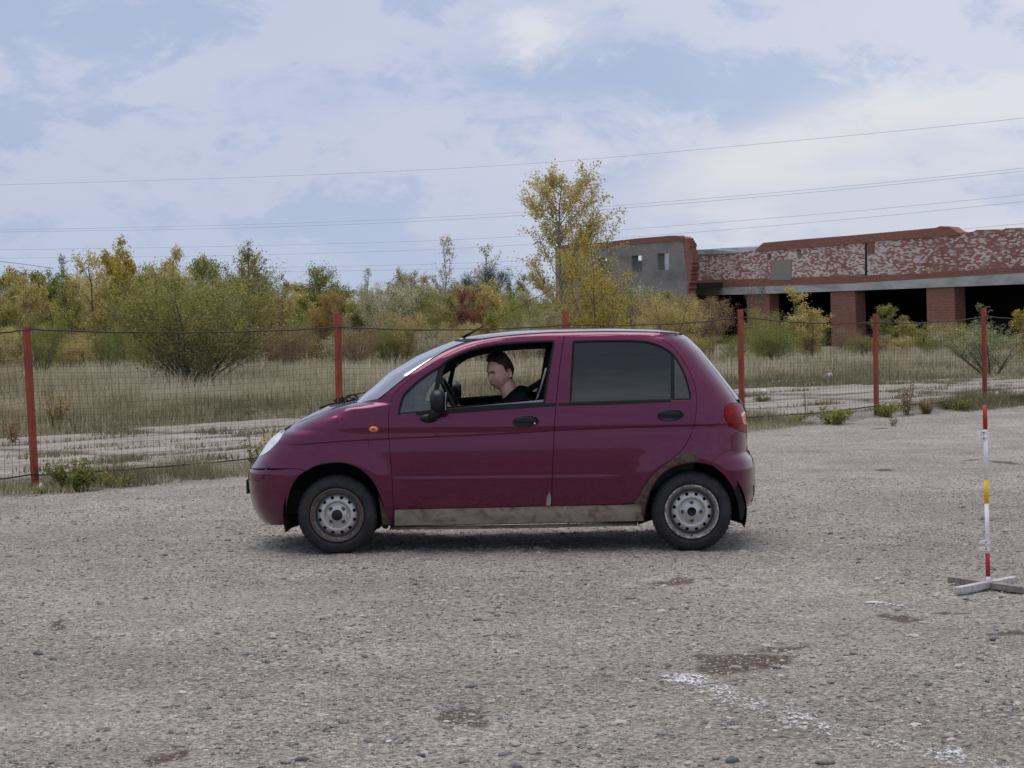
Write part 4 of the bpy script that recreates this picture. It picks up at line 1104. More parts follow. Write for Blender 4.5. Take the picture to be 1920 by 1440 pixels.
# exhaust and mud flap
fl_ = BM(); V = []
fpx = [(1378, 909), (1384, 912), (1392, 930), (1397, 950), (1396, 962), (1392, 975), (1388, 975), (1386, 958), (1383, 940), (1376, 920)]
a = [on_y(px, py, -0.70) for px, py in fpx]
V = [tuple(p) for p in a] + [(p.x + 0.004, p.y + 0.16, p.z) for p in a]; n = len(a)
mesh('mud_flap', V, [tuple(range(n)), tuple(range(2 * n - 1, n - 1, -1))] + [(i, n + i, n + (i + 1) % n, (i + 1) % n) for i in range(n)], m_rubber, car)
a = [on_y(px, py, -0.66) for px, py in [(712, 930), (720, 958), (724, 992), (717, 990), (712, 960)]]
V = [tuple(p) for p in a] + [(p.x + 0.004, p.y + 0.12, p.z) for p in a]; n = len(a)
mesh('mud_flap', V, [tuple(range(n)), tuple(range(2 * n - 1, n - 1, -1))] + [(i, n + i, n + (i + 1) % n, (i + 1) % n) for i in range(n)], m_rubber, car)

# --- small parts
def side_pt(px, py, d=0.0):
    x, z = p2s(px, py); return Vector((x, -W(x, z) - d, z))
for (px, py, key) in ((986, 790, True), (1257, 778.5, False)):
    c = side_pt(px, py); n = nrm(c.x, c.z); rot = n.to_track_quat('-Y', 'Z').to_matrix() if False else Matrix.Rotation(math.asin(max(-1, min(1, -n.z))) * -1, 3, 'X')
    for sd_ in (1, -1):
        h = empty('door_handle', (c.x, c.y * sd_, c.z), parent=car)
        k = sd_
        V = []; F = []; nn = 40
        rings_ = [(1.0, 0.0), (1.0, 0.006), (0.93, 0.010), (0.86, 0.009), (0.80, 0.0035), (0.0, 0.002)]
        for s_, h_ in rings_:
            for i in range(nn):
                a_ = 2 * math.pi * i / nn; V.append((0.088 * s_ * math.cos(a_), -h_ * k - 0.001 * k, 0.040 * s_ * math.sin(a_) + 0.004 * s_ * math.cos(a_)))
        F = [(j * nn + i, j * nn + (i + 1) % nn, (j + 1) * nn + (i + 1) % nn, (j + 1) * nn + i) for j in range(5) for i in range(nn)]
        mesh('handle_bowl', V, F, m_plastic, h, True)
        # pull lever: upper half
        V = []; F = []
        for s_, h_ in ((0.80, 0.004), (0.80, 0.011), (0.66, 0.0135), (0.0, 0.014)):
            for i in range(nn + 1):
                a_ = math.pi * i / nn; V.append((0.088 * s_ * math.cos(a_), -h_ * k, 0.040 * s_ * math.sin(a_) + 0.001))
        F = [(j * (nn + 1) + i, j * (nn + 1) + i + 1, (j + 1) * (nn + 1) + i + 1, (j + 1) * (nn + 1) + i) for j in range(3) for i in range(nn)]
        b_ = BM(); b_.add(V, F); b_.box((0, -0.0075 * k, -0.001), (0.135, 0.011, 0.005))
        b_.obj('pull_lever', m_plastic, h, True)
        if key: BM().ellipsoid((0.058, -0.008 * k, -0.014), (0.0075, 0.004, 0.0075), 16, 8).obj('lock_cylinder', m_chrome, h, True)
c = side_pt(700.5, 805)
for sd_ in (1, -1):
    si = BM().ellipsoid((c.x, c.y * sd_, c.z), (0.031, 0.012, 0.0185), 24, 12).obj('side_indicator', m_orange, car, True)
    BM().box((c.x, (c.y - 0.010) * sd_, c.z), (0.020, 0.004, 0.018)).obj('bulb_shadow', pm('dark_amber', (0.45, 0.06, 0.01), 0.3), si)
# door mirror
for sd_ in (1, -1):
    mh = empty('door_mirror', parent=car)
    hd = on_y(823, 752, -0.80); ft = side_pt(808, 784)
    rot = Matrix.Rotation(R(12) * sd_, 3, 'Z')
    V = []; F = []; nu, nv = 24, 16
    for i in range(nv + 1):
        th = math.pi * i / nv
        for k in range(nu):
            a_ = 2 * math.pi * k / nu
            p = Vector((0.060 * math.copysign(abs(math.sin(th) * math.cos(a_)) ** 0.85, math.cos(a_)), 0.085 * math.sin(th) * math.sin(a_), 0.076 * math.copysign(abs(math.cos(th)) ** 0.85, math.cos(th))))
            if p.x > 0: p.x *= 0.88
            p.y *= 1; V.append((hd.x + p.x, (hd.y + p.y) * sd_, hd.z + p.z - 0.1 * p.x))
    F = [(i * nu + k, (i + 1) * nu + k, (i + 1) * nu + (k + 1) % nu, i * nu + (k + 1) % nu) for i in range(nv) for k in range(nu)]
    mesh('mirror_housing', V, F, m_plastic, mh, True)
    st_ = BM(); st_.tube([(hd.x - 0.005, (hd.y + 0.01) * sd_, hd.z - 0.05), (hd.x - 0.028, (hd.y + .02) * sd_, hd.z - 0.085), (ft.x + 0.012, (ft.y - 0.012) * sd_, ft.z + 0.012), (ft.x, ft.y * sd_, ft.z)], [0.034, 0.026, 0.030, 0.030], 14)
    st_.ellipsoid((ft.x - 0.012, ft.y * sd_, ft.z - 0.002), (0.062, 0.026, 0.030), 20, 10)
    st_.obj('mirror_stalk', m_plastic, mh, True)
    BM().box((hd.x + 0.047, hd.y * sd_, hd.z), (0.003, 0.13, 0.115)).obj('mirror_glass', m_chrome, mh, bevel=.002)
# aerial
a0 = on_y(868, 633, -0.30); a1 = on_y(903, 613, -0.32); a2 = on_y(1030, 545, -0.36)
an = BM().tube([a0, a0.lerp(a1, .5), a1], [0.011, 0.007, 0.003], 8).obj('aerial_base', m_rubber, car, True)
BM().tube([a1, a2], 0.0016, 6).obj('aerial_rod', m_rubber, car, True)
# wipers
for (pts, r_) in (([(600, 765), (618, 758), (650, 752.5), (672, 748)], 0.006), ([(640, 752), (652, 742), (666, 739), (672, 748)], 0.007), ([(662, 740), (690, 735)], 0.004), ([(636, 756), (643, 748), (656, 744)], 0.006)):
    BM().tube([on_y(px, py, -0.25 + 0.10 * i) for i, (px, py) in enumerate(pts)], r_, 6).obj('wiper', m_rubber, car, True)
rg = random.Random(8)
wb_ = BM()
for i in range(26):
    px = rg.uniform(628, 668); p = on_y(px, 757 - (px - 628) * 0.2 - rg.uniform(0, 9), rg.uniform(-.35, -.05)); wb_.box(p, (rg.uniform(.008, .025), rg.uniform(.01, .03), rg.uniform(.004, .012)), Matrix.Rotation(rg.uniform(0, 3), 3, 'Y'))
wb_.obj('wiper_linkage', m_dark, car)
# number plate edge
zpl = zc(467, 907, 0.0); BM().box((frontx(0, zpl) - 0.006, 0, zpl), (0.010, 0.50, 0.098)).obj('number_plate', m_plastic, car)
# fuel / jack seam on the fender
x0, z0 = p2s(691, 765); 
BM().tube([side_pt(692, 762, .0005), side_pt(691, 790, .0005), side_pt(691, 838, .0005)], 0.0012, 5).obj('fender_seam', pm('dark_seam', (0.03, 0.004, 0.012), 0.5), car, True)

# --- interior
BM().box((-0.72, 0, 0.80), (0.34, 1.22, 0.22)).box((-0.62, -0.36, 0.955), (0.16, 0.34, 0.06)).obj('dashboard', m_inner, car, bevel=0.03)
def seat(y, x, parent=car):
    s = empty('seat', parent=parent)
    BM().box((x, y, 0.46), (0.46, 0.46, 0.16)).obj('seat_cushion', m_seat, s, bevel=0.05)
    BM().box((x + 0.29, y, 0.70), (0.15, 0.44, 0.50), Matrix.Rotation(R(14), 3, 'Y')).obj('seat_back', m_seat, s, bevel=0.05)
seat(-0.33, 0.10); seat(0.33, 0.16)
s = empty('rear_seat', parent=car)
BM().box((0.85, 0, 0.48), (0.46, 1.15, 0.18)).obj('seat_cushion', m_seat, s, bevel=0.05)
BM().box((1.14, 0, 0.68), (0.14, 1.15, 0.40), Matrix.Rotation(R(12), 3, 'Y')).obj('seat_back', m_seat, s, bevel=0.05)
# steering wheel
swc = on_y(850, 752, -0.36)
V = []; F = []; n, k2 = 40, 10
tilt = Matrix.Rotation(R(-27), 3, 'Y')
for i in range(n):
    a_ = 2 * math.pi * i / n
    for j in range(k2):
        b2 = 2 * math.pi * j / k2; r_ = 0.178 + 0.014 * math.cos(b2); p = Vector((0.014 * math.sin(b2), r_ * math.cos(a_), r_ * math.sin(a_)))
        V.append(swc + tilt @ p)
F = [(i * k2 + j, ((i + 1) % n) * k2 + j, ((i + 1) % n) * k2 + (j + 1) % k2, i * k2 + (j + 1) % k2) for i in range(n) for j in range(k2)]
sw = mesh('steering_wheel', V, F, m_plastic, car, True)
swc = swc - Vector((0, 0, 0))
b_ = BM()
for a_ in (R(0), R(180), R(270)):
    b_.tube([swc + tilt @ Vector((0, 0, 0)), swc + tilt @ Vector((0, 0.17 * math.cos(a_), 0.17 * math.sin(a_)))], 0.012, 6)
b_.ellipsoid(swc, (0.03, 0.06, 0.05)).tube([swc, swc + Vector((-0.3, 0, -0.1))], 0.03, 8)
b_.obj('steering_column', m_inner, car, True)
# rear view mirror, hanging charm, seat belts
BM().ellipsoid(on_y(855, 681, 0.0), (0.02, 0.11, 0.03), 16, 8).obj('rear_view_mirror', m_plastic, car, True)
BM().ellipsoid(on_y(850, 697, 0.0), (0.007, 0.02, 0.035), 10, 8).tube([on_y(850, 684, 0.0), on_y(850, 693, 0)], 0.001, 4).obj('hanging_charm', m_rubber, car, True)
def strap(name, pts, wd, mat, up_=Vector((0, 0, 1))):
    V = []
    for p in pts: V += [p - up_ * wd / 2, p + up_ * wd / 2]
    F = [(2 * i, 2 * i + 1, 2 * i + 3, 2 * i + 2) for i in range(len(pts) - 1)]
    o = mesh(name, V, F, mat, car, True); sm_ = o.modifiers.new('t', 'SOLIDIFY'); sm_.thickness = 0.002
m_belt = pm('black_belt_webbing', (0.006, 0.006, 0.009), 0.8, spec=.1)
strap('seat_belt', [on_y(1026, 708, -0.60), on_y(1005, 722, -0.52), on_y(985, 735, -0.44), on_y(960, 742, -.36)], 0.048, m_belt)
m_beltg = pm('grey_belt_webbing', (0.22, 0.22, 0.24), 0.6)
strap('seat_belt', [on_y(1024, 690, -0.60), on_y(1016, 720, -0.61), on_y(1008, 745, -0.62), on_y(1001, 760, -0.63)], 0.012, m_beltg, Vector((1, 0, 0)))
BM().box(on_y(1016, 770, 0.05) , (0.10, 0.9, 0.40), Matrix.Rotation(R(10), 3, 'Y')).obj('seat_shoulder', m_seat, car, bevel=.04)

# ------------------------------------------------------------------ DRIVER
def bake(o):
    dg = bpy.context.evaluated_depsgraph_get(); me = bpy.data.meshes.new_from_object(o.evaluated_get(dg)); return me
def skin_mesh(verts, edges, radii, vox=0.009, smooth=6, extra=None):
    """closed tapered limbs joined into one continuous surface"""
    b_ = BM(); rr_ = [(r_ if not isinstance(r_, tuple) else sum(r_) / 2) for r_ in radii]
    for a, e in edges:
        p, q = Vector(verts[a]), Vector(verts[e]); n_ = 6
        b_.tube([p.lerp(q, k / n_) for k in range(n_ + 1)], [rr_[a] + (rr_[e] - rr_[a]) * k / n_ for k in range(n_ + 1)], 16)
    for p, r_ in zip(verts, rr_): b_.ellipsoid(p, (r_, r_, r_), 18, 12)
    if extra: b_.add(*extra)
    me = bpy.data.meshes.new('tmp'); me.from_pydata(b_.v, [], b_.f)
    bm = bmesh.new(); bm.from_mesh(me); bmesh.ops.remove_doubles(bm, verts=bm.verts, dist=1e-6); bmesh.ops.dissolve_degenerate(bm, edges=bm.edges, dist=1e-7); bmesh.ops.recalc_face_normals(bm, faces=bm.faces); bm.to_mesh(me); bm.free()
    o = bpy.data.objects.new('tmp', me); COL.objects.link(o)
    md = o.modifiers.new('r', 'REMESH'); md.mode = 'VOXEL'; md.voxel_size = vox
    sm = o.modifiers.new('s', 'SMOOTH'); sm.iterations = smooth; sm.factor = 0.5
    bpy.context.view_layer.update(); out = bake(o); bpy.data.objects.remove(o); return out
hc = on_y(938, 697, -0.34)                      # head centre in car space
HEADM = Matrix.Translation(hc) @ Matrix.Rotation(R(40), 4, 'Z') @ Matrix.Rotation(R(-9), 4, 'Y')  # faces -x, turned to the viewer, chin down
def head_r(f, s, u):
    """unit direction (f forward, s side, u up) -> point"""
    a, b_, c = 0.096, 0.076, 0.120
    F_, S_, U_ = f * a, s * b_, u * c
    if u < 0:
        k = min(1, -u); S_ *= 1 - 0.30 * k ** 2.0
        if f < 0: F_ *= 1 - 0.30 * k
        else: F_ *= 1 + 0.05 * k
    if f < 0: F_ *= 1 + 0.10 * sstep(-0.55, 0.0, u)
    if f > 0:
        F_ = F_ * (1 - 0.04 * (1 - abs(u)))
        g = lambda cs, cu, ws, wu: math.exp(-((s - cs) / ws) ** 2 - ((u - cu) / wu) ** 2)
        F_ += 0.017 * g(0, -0.30, 0.16, 0.11) + 0.010 * g(0, -0.12, 0.11, 0.20) + 0.009 * g(0, 0.19, 0.5, 0.09) + 0.010 * g(0, 0.50, 0.7, 0.35)
        F_ += -0.015 * (g(0.36, 0.03, 0.17, 0.10) + g(-0.36, 0.03, 0.17, 0.10)) - 0.006 * g(0, 0.03, 0.16, 0.07)
        F_ += 0.010 * g(0, -0.56, 0.24, 0.055) + 0.010 * g(0, -0.66, 0.22, 0.05) - 0.004 * g(0, -0.61, 0.25, 0.018) - 0.007 * g(0, -0.75, 0.25, 0.05)
        F_ += 0.008 * g(0, -0.88, 0.30, 0.10) + 0.004 * (g(0.55, -0.2, 0.2, 0.2) + g(-0.55, -0.2, 0.2, 0.2))
    return Vector((-F_, S_, U_))
def head_mesh(scale=1.0, off=0.0, mask=None, nz_=0.0):
    V = []; nu, nv = 96, 72
    for i in range(nv + 1):
        th = math.pi * i / nv
        for k in range(nu):
            a_ = 2 * math.pi * k / nu
            d = Vector((math.sin(th) * math.cos(a_), math.sin(th) * math.sin(a_), math.cos(th)))
            p = head_r(d.x, d.y, d.z)
            V.append((p, d))
    F = [(i * nu + k, i * nu + (k + 1) % nu, (i + 1) * nu + (k + 1) % nu, (i + 1) * nu + k) for i in range(nv) for k in range(nu)]
    return V, F
HV, HF = head_mesh()
toW = cM @ HEADM
J = {}
def cp(x, y, z): return Vector((x, y, z))
neck0 = HEADM @ Vector((0.030, 0, -0.070)); neck1 = Vector((hc.x + 0.060, -0.335, hc.z - 0.145))
chest = Vector((hc.x + 0.125, -0.335, hc.z - 0.255)); belly = Vector((hc.x + 0.19, -0.33, hc.z - 0.50)); hip = Vector((hc.x + 0.22, -0.33, 0.56))
body_v = [hip, belly, chest, neck1, neck0]; body_r = [0.13, 0.12, 0.12, 0.058, 0.056]; body_e = [(0, 1), (1, 2), (2, 3), (3, 4)]
hoodie_v = [hip + Vector((0, 0, .02)), belly, chest + Vector((0, 0, -.02)), neck1 + Vector((.030, 0, -.040))]; hoodie_r = [0.15, 0.145, 0.145, 0.078]; hoodie_e = [(0, 1), (1, 2), (2, 3)]
tro_v = [hip]; tro_r = [0.165]; tro_e = []
for sd_ in (-1, 1):
    sh = chest + Vector((0.015, 0.165 * sd_, 0.045)); el = sh + Vector((-0.16, 0.03 * sd_, -0.26)); wr = Vector((swc.x + 0.06, -0.36 + 0.17 * sd_, swc.z - 0.02 - 0.06)); pa = Vector((swc.x + 0.005, -0.36 + 0.175 * sd_, swc.z - 0.05))
    o = len(body_v); body_v += [sh, el, wr, pa]; body_r += [0.055, 0.042, 0.028, (0.020, 0.036)]; body_e += [(2, o), (o, o + 1), (o + 1, o + 2), (o + 2, o + 3)]
    for q in range(4):
        b0 = len(body_v); base_ = pa + Vector((-0.03, 0.006 * sd_, 0.026 - 0.018 * q)); body_v += [base_, base_ + Vector((-0.028, -0.012 * sd_, 0.0)), base_ + Vector((-0.020, -0.035 * sd_, -0.004))]
        body_r += [0.010, 0.009, 0.008]; body_e += [(o + 3, b0), (b0, b0 + 1), (b0 + 1, b0 + 2)]
    b0 = len(body_v); body_v += [pa + Vector((-0.008, -0.03 * sd_, 0.03)), pa + Vector((-0.03, -0.042 * sd_, 0.04))]; body_r += [0.011, 0.009]; body_e += [(o + 3, b0), (b0, b0 + 1)]
    o = len(hoodie_v); hoodie_v += [sh, el, wr.lerp(el, 0.12)]; hoodie_r += [0.082, 0.062, 0.045]; hoodie_e += [(2, o), (o, o + 1), (o + 1, o + 2)]
    kn = Vector((hip.x - 0.46, -0.33 + 0.12 * sd_, 0.60)); an_ = Vector((hip.x - 0.72, -0.33 + 0.11 * sd_, 0.33)); toe = an_ + Vector((-0.16, 0, -0.03))
    hp = hip + Vector((-0.03, 0.09 * sd_, -0.02))
    o = len(body_v); body_v += [hp, kn, an_, toe]; body_r += [0.09, 0.06, 0.04, 0.035]; body_e += [(0, o), (o, o + 1), (o + 1, o + 2), (o + 2, o + 3)]
    o = len(tro_v); tro_v += [hp, kn, an_]; tro_r += [0.10, 0.078, 0.058]; tro_e += [(0, o), (o, o + 1), (o + 1, o + 2)]
XV = [tuple(HEADM @ p) for p, d in HV]; XF = [tuple(f) for f in HF]
for sd_ in (-1, 1):      # ears: closed shells with a hollow
    nu = 20; prof_ = [(0.0, -0.010), (0.7, -0.010), (1.0, -0.004), (1.05, 0.006), (0.98, 0.013), (0.78, 0.012), (0.60, 0.005), (0.25, 0.002), (0.0, 0.002)]; o = len(XV)
    for s_, h_ in prof_:
        for k in range(nu):
            a_ = 2 * math.pi * k / nu
            p = Vector((0.016 * s_ * math.cos(a_), h_ * sd_ + sd_ * 0.006 * math.cos(a_) * s_, 0.030 * s_ * math.sin(a_)))
            p = Matrix.Rotation(R(-12), 3, 'Y') @ p
            XV.append(tuple(HEADM @ (p + Vector((0.014, 0.0735 * sd_, -0.012)))))
    XF += [(o + i * nu + k, o + i * nu + (k + 1) % nu, o + (i + 1) * nu + (k + 1) % nu, o + (i + 1) * nu + k) for i in range(len(prof_) - 1) for k in range(nu)]
pmsh0 = skin_mesh(body_v, body_e, body_r, 0.0036, 2, (XV, XF))
m_skin, t, b = newmat('skin')
tc = t.n('ShaderNodeTexCoord')
c = t.mix(t.mrange(t.noise(tc.outputs['Object'], 22, 5, .6), .3, .7), (0.56, 0.33, 0.25), (0.66, 0.415, 0.325))
L(m_skin, c, b.inputs['Base Color']); b.inputs['Roughness'].default_value = 0.5
b.inputs['Subsurface Weight'].default_value = 0.15; b.inputs['Subsurface Radius'].default_value = (0.012, 0.005, 0.003)
pmsh = pmsh0
bmx = bmesh.new(); bmx.from_mesh(pmsh); seen = set(); best = []
for v0 in bmx.verts:
    if v0 in seen: continue
    comp = []; stk = [v0]; seen.add(v0)
    while stk:
        q = stk.pop(); comp.append(q)
        for e_ in q.link_edges:
            o2 = e_.other_vert(q)
            if o2 not in seen: seen.add(o2); stk.append(o2)
    if len(comp) > len(best): best = comp
bs = set(best); bmesh.ops.delete(bmx, geom=[v for v in bmx.verts if v not in bs], context='VERTS'); bmx.to_mesh(pmsh); bmx.free()
pmsh.transform(cM); pmsh.materials.clear(); pmsh.name = 'person'
pmsh.polygons.foreach_set('use_smooth', [True] * len(pmsh.polygons))
person = link('person', pmsh, m_skin)
setp(person, 'young dark haired man in a black hoodie at the wheel behind the open window', 'person')
def child_mesh(name, me, mat, par):
    me.transform(cM); me.materials.clear(); me.name = name; me.polygons.foreach_set('use_smooth', [True] * len(me.polygons)); return link(name, me, mat, par)
m_hood = pm('black_hoodie_cloth', (0.006, 0.006, 0.009), 0.95, spec=.08, var=0.4, vscale=18, bump=0.6, bscale=35)
# hood: folded roll behind the neck
o = len(hoodie_v)
hoodie_v += [neck1 + Vector((0.075, -0.05, 0.012)), neck1 + Vector((0.115, 0.0, 0.0)), neck1 + Vector((0.075, 0.05, 0.012)), neck1 + Vector((0.03, -0.080, -0.035)), neck1 + Vector((0.03, 0.080, -0.035)), neck1 + Vector((-0.040, -0.055, -0.095)), neck1 + Vector((-0.040, 0.055, -0.095))]
hoodie_r += [0.040, 0.045, 0.040, 0.034, 0.034, 0.03, 0.03]; hoodie_e += [(3, o + 1), (o + 1, o), (o + 1, o + 2), (o, o + 3), (o + 2, o + 4), (o + 3, o + 5), (o + 4, o + 6)]
hoodie = child_mesh('hoodie', skin_mesh(hoodie_v, hoodie_e, hoodie_r), m_hood, person)
child_mesh('trousers', skin_mesh(tro_v, tro_e, tro_r), pm('dark_trousers', (0.012, 0.014, 0.02), 0.9), person)
BM().tube([cM @ (neck1 + Vector((-0.075, -0.03, -0.03))), cM @ (neck1 + Vector((-0.105, -0.035, -0.07))), cM @ (neck1 + Vector((-0.09, -0.04, -0.12)))], 0.003, 6).obj('drawstring', m_hood, person, True)
# hair cap
m_hair = pm('dark_brown_hair', (0.040, 0.025, 0.017), 0.6, spec=.4, var=0.6, vscale=60, bump=0.5, bscale=200)
V = []; F = []; ids = {}
def hairline(d):
    """1 where hair grows"""
    if abs(d.y) > 0.72 and d.z < 0.14 and -0.40 < d.x < 0.06: return 0
    if d.z > 0.70: return 1
    if d.x > 0.30: return 1 if d.z > 0.61 - 0.30 * abs(d.y) ** 2 else 0
    if d.x > 0.06: return 1 if d.z > -0.04 + max(0, d.x - 0.12) * 2.6 else 0      # temples
    if d.x > -0.22: return 1 if d.z > -0.02 - (0.06 - d.x) * 0.3 and not (abs(d.y) > .8 and d.z < 0.12) else 0
    return 1 if d.z > -0.42 else 0
for idx, (p, d) in enumerate(HV):
    th_ = (0.013 if d.x < 0.1 and d.z > -0.1 else 0.008) + 0.015 * sstep(0.15, 0.8, d.z) + 0.016 * sstep(0.1, 0.8, d.x) * sstep(0.55, 0.75, d.z)
    nz_ = mnoise.noise(p * 55) * 0.0045
    if hairline(d): ids[idx] = 1
    q = p + d * (th_ + nz_ * min(1, th_ / 0.01)); V.append(toW @ q)
F = [f for f in HF if sum(1 for i in f if i in ids) >= 3]
hair = mesh('hair', V, F, m_hair, person, True)
for v_ in (1,):
    bmx = bmesh.new(); bmx.from_mesh(hair.data); bmesh.ops.delete(bmx, geom=[v for v in bmx.verts if not v.link_faces], context='VERTS'); bmx.to_mesh(hair.data); bmx.free()
sm_ = hair.modifiers.new('t', 'SOLIDIFY'); sm_.thickness = 0.006; sm_.offset = -1
rg = random.Random(4); b_ = BM()
for i in range(90):      # locks of the fringe
    yy = rg.uniform(-0.75, 0.75); zz = rg.uniform(0.64, 0.84); xx = math.sqrt(max(0.02, 1 - yy * yy - zz * zz)); d = Vector((xx, yy, zz)).normalized()
    p = head_r(*d); base_ = p + d * 0.016; f2 = Vector((-1, 0, 0)); ln = rg.uniform(.014, .030)
    q1 = base_ + (f2 * 0.8 + Vector((0, rg.uniform(-.3, .3), 0.35))) * ln * .6; q2 = q1 + Vector((-0.5, rg.uniform(-.3, .3), -0.6)) * ln * rg.uniform(.3, .8)
    b_.tube([toW @ p, toW @ base_, toW @ q1, toW @ q2], [.005, .0052, .0038, .0008], 4, False)
for i in range(900):
    while True:
        d = Vector((rg.gauss(0, 1), rg.gauss(0, 1), rg.gauss(0.3, 1))).normalized()
        if hairline(d): break
    p = head_r(*d); top_ = sstep(0.2, 0.7, d.z)
    ln = 0.010 + 0.030 * top_ * rg.uniform(.5, 1); base_ = p + d * (0.004 + 0.015 * top_)
    dr = (Vector((-0.8, rg.uniform(-.4, .4), 0.15)) * top_ + d * 0.5 + Vector((0.1, 0, -0.8)) * (1 - top_)).normalized()
    q1 = base_ + dr * ln * 0.5 + d * 0.004; q2 = base_ + dr * ln + Vector((0, 0, -0.010 * top_))
    sdv = dr.cross(d).normalized() * 0.0016
    b_.add([toW @ (base_ - sdv), toW @ (base_ + sdv), toW @ (q1 + sdv * .8), toW @ (q1 - sdv * .8), toW @ q2], [(0, 1, 2, 3), (3, 2, 4)])
b_.obj('hair', m_hair, person)
# eyebrows, eyes, lips
for sd_ in (-1, 1):
    pts = []
    for k in range(6):
        s_ = 0.16 + 0.40 * k / 5; u_ = 0.095 + 0.065 * math.sin(k / 5 * 2.2) ; f_ = math.sqrt(max(0, 1 - s_ * s_ - u_ * u_)); pts.append(toW @ (head_r(f_, s_ * sd_, u_) + Vector((-0.0015, 0, 0))))
    BM().tube(pts, [0.002, 0.0042, 0.0042, 0.004, 0.003, 0.0015], 6).obj('eyebrow', m_hair, person, True)
    s_, u_ = 0.36, 0.03; f_ = math.sqrt(1 - s_ * s_ - u_ * u_); ec = head_r(f_, s_ * sd_, u_) + Vector((0.0075, 0, 0))
    ev = BM().ellipsoid(toW @ ec, (0.0115, 0.0115, 0.0095), 16, 12).obj('eye', pm('eye_white', (0.5, 0.46, 0.44), 0.2), person, True)
    BM().ellipsoid(toW @ (ec + Vector((-0.0085, -0.001 * sd_, -0.001))), (0.0045, 0.0052, 0.0052), 12, 8).obj('iris', pm('dark_iris', (0.02, 0.012, 0.008), 0.2), ev, True)
    lid = []
    for k in range(7):
        q = -0.15 + 0.30 * k / 6; s2 = s_ + q; u2 = u_ + 0.055 - 0.9 * q * q; f2 = math.sqrt(max(0, 1 - s2 * s2 - u2 * u2)); lid.append(toW @ (head_r(f2, s2 * sd_, u2) + Vector((-0.0005, 0, 0))))
    BM().tube(lid, [0.0012, 0.0022, 0.0026, 0.0028, 0.0026, 0.0022, 0.0012], 6).obj('eyelid', pm('shaded_lid', (0.10, 0.045, 0.035), 0.6), person, True)
b_ = BM()
for uu, rr_ in ((-0.565, 0.0032), (-0.635, 0.004)):
    pts = []
    for k in range(9):
        s_ = -0.26 + 0.52 * k / 8; u_ = uu - 0.15 * s_ * s_; f_ = math.sqrt(max(0, 1 - s_ * s_ - u_ * u_)); pts.append(toW @ (head_r(f_, s_, u_) + Vector((-0.0002, 0, 0))))
    b_.tube(pts, [rr_ * q for q in (0.3, .7, .9, 1, .95, 1, .9, .7, .3)], 8)
b_.obj('lips', pm('lips', (0.30, 0.105, 0.095), 0.5), person, True)
# ------------------------------------------------------------------ BUILDING (ruined brick hall)
def brick_mat(name, white=0.0, dark=1.0):
    mt, t, b = newmat(name); tc = t.n('ShaderNodeTexCoord'); uv = tc.outputs['UV']
    def bt(c1, c2, mo, ms=0.012):
        n = t.n('ShaderNodeTexBrick'); L(mt, uv, n.inputs['Vector']); n.inputs['Scale'].default_value = 1
        n.inputs['Brick Width'].default_value = 0.26; n.inputs['Row Height'].default_value = 0.077; n.inputs['Mortar Size'].default_value = ms
        n.inputs['Color1'].default_value = c1 + (1,); n.inputs['Color2'].default_value = c2 + (1,); n.inputs['Mortar'].default_value = mo + (1,); n.inputs['Bias'].default_value = 0
        return n
    a = bt(tuple(x * dark for x in (0.38, 0.145, 0.105)), tuple(x * dark for x in (0.24, 0.095, 0.072)), (0.28, 0.19, 0.155))
    col = a.outputs['Color']
    big = t.noise(uv, 0.5, 5, .6)
    col = t.mix(t.mrange(big, 0.35, 0.7, 0, 0.45), col, (0.23, 0.105, 0.08))
    if white:
        rnd = bt((0, 0, 0), (1, 1, 1), (0.55, 0.55, 0.55), 0.004)
        pat = t.math('ADD', t.math('MULTIPLY', rnd.outputs['Color'], 0.74), t.math('ADD', t.math('MULTIPLY', t.noise(uv, 0.42, 5, .6), 1.0), t.math('MULTIPLY', t.noise(t.mapv(uv, (1, 2.2, 1)), 9, 5, .7), 0.45)))
        su = t.n('ShaderNodeSeparateXYZ'); L(mt, uv, su.inputs[0])
        f = t.mrange(t.math('SUBTRACT', pat, t.math('MULTIPLY', t.mrange(su.outputs[0], 18.0, 27.0), 0.22)), 1.08 - white, 1.50 - white)
        topf = t.mrange(t.math('ADD', su.outputs[1], t.math('MULTIPLY', t.noise(uv, 1.2, 3), 0.8)), 4.95, 5.25, 1, 0)
        lowf = t.mrange(su.outputs[1], 2.75, 2.8)
        f = t.math('MULTIPLY', f, t.math('MULTIPLY', topf, lowf))
        col = t.mix(t.math('MULTIPLY', f, 0.9), col, t.mix(t.noise(uv, 3, 4), (0.64, 0.52, 0.48), (0.84, 0.78, 0.74)))
    L(mt, col, b.inputs['Base Color']); b.inputs['Roughness'].default_value = 0.95; b.inputs['Specular IOR Level'].default_value = 0.15
    bp = t.n('ShaderNodeBump', i_Strength=1.0, i_Distance=0.03); L(mt, t.math('ADD', t.math('MULTIPLY', a.outputs['Fac'], -0.6), t.noise(uv, 9, 5, .7)), bp.inputs['Height']); L(mt, bp.outputs[0], b.inputs['Normal'])
    return mt
m_brickw = brick_mat('whitewashed_brick', 0.20); m_brick = brick_mat('red_brick'); m_brickp = brick_mat('dark_red_brick', 0, 0.85)
def uvpatchy(name, cols, scale, vs=(1, 1, 1)):
    return patchy(name, cols, scale, coord='UV', vs=vs, rough=0.95, bump=0.4, bscale=8)
m_plaster = uvpatchy('grey_cement_render', [(0.12, 0.112, 0.105), (0.19, 0.182, 0.17), (0.235, 0.225, 0.21), (0.15, 0.132, 0.12)], 0.8)
m_beam = uvpatchy('pale_concrete_beam', [(0.20, 0.21, 0.19), (0.36, 0.38, 0.36), (0.46, 0.47, 0.45)], 0.9, vs=(0.5, 1.6, 1))
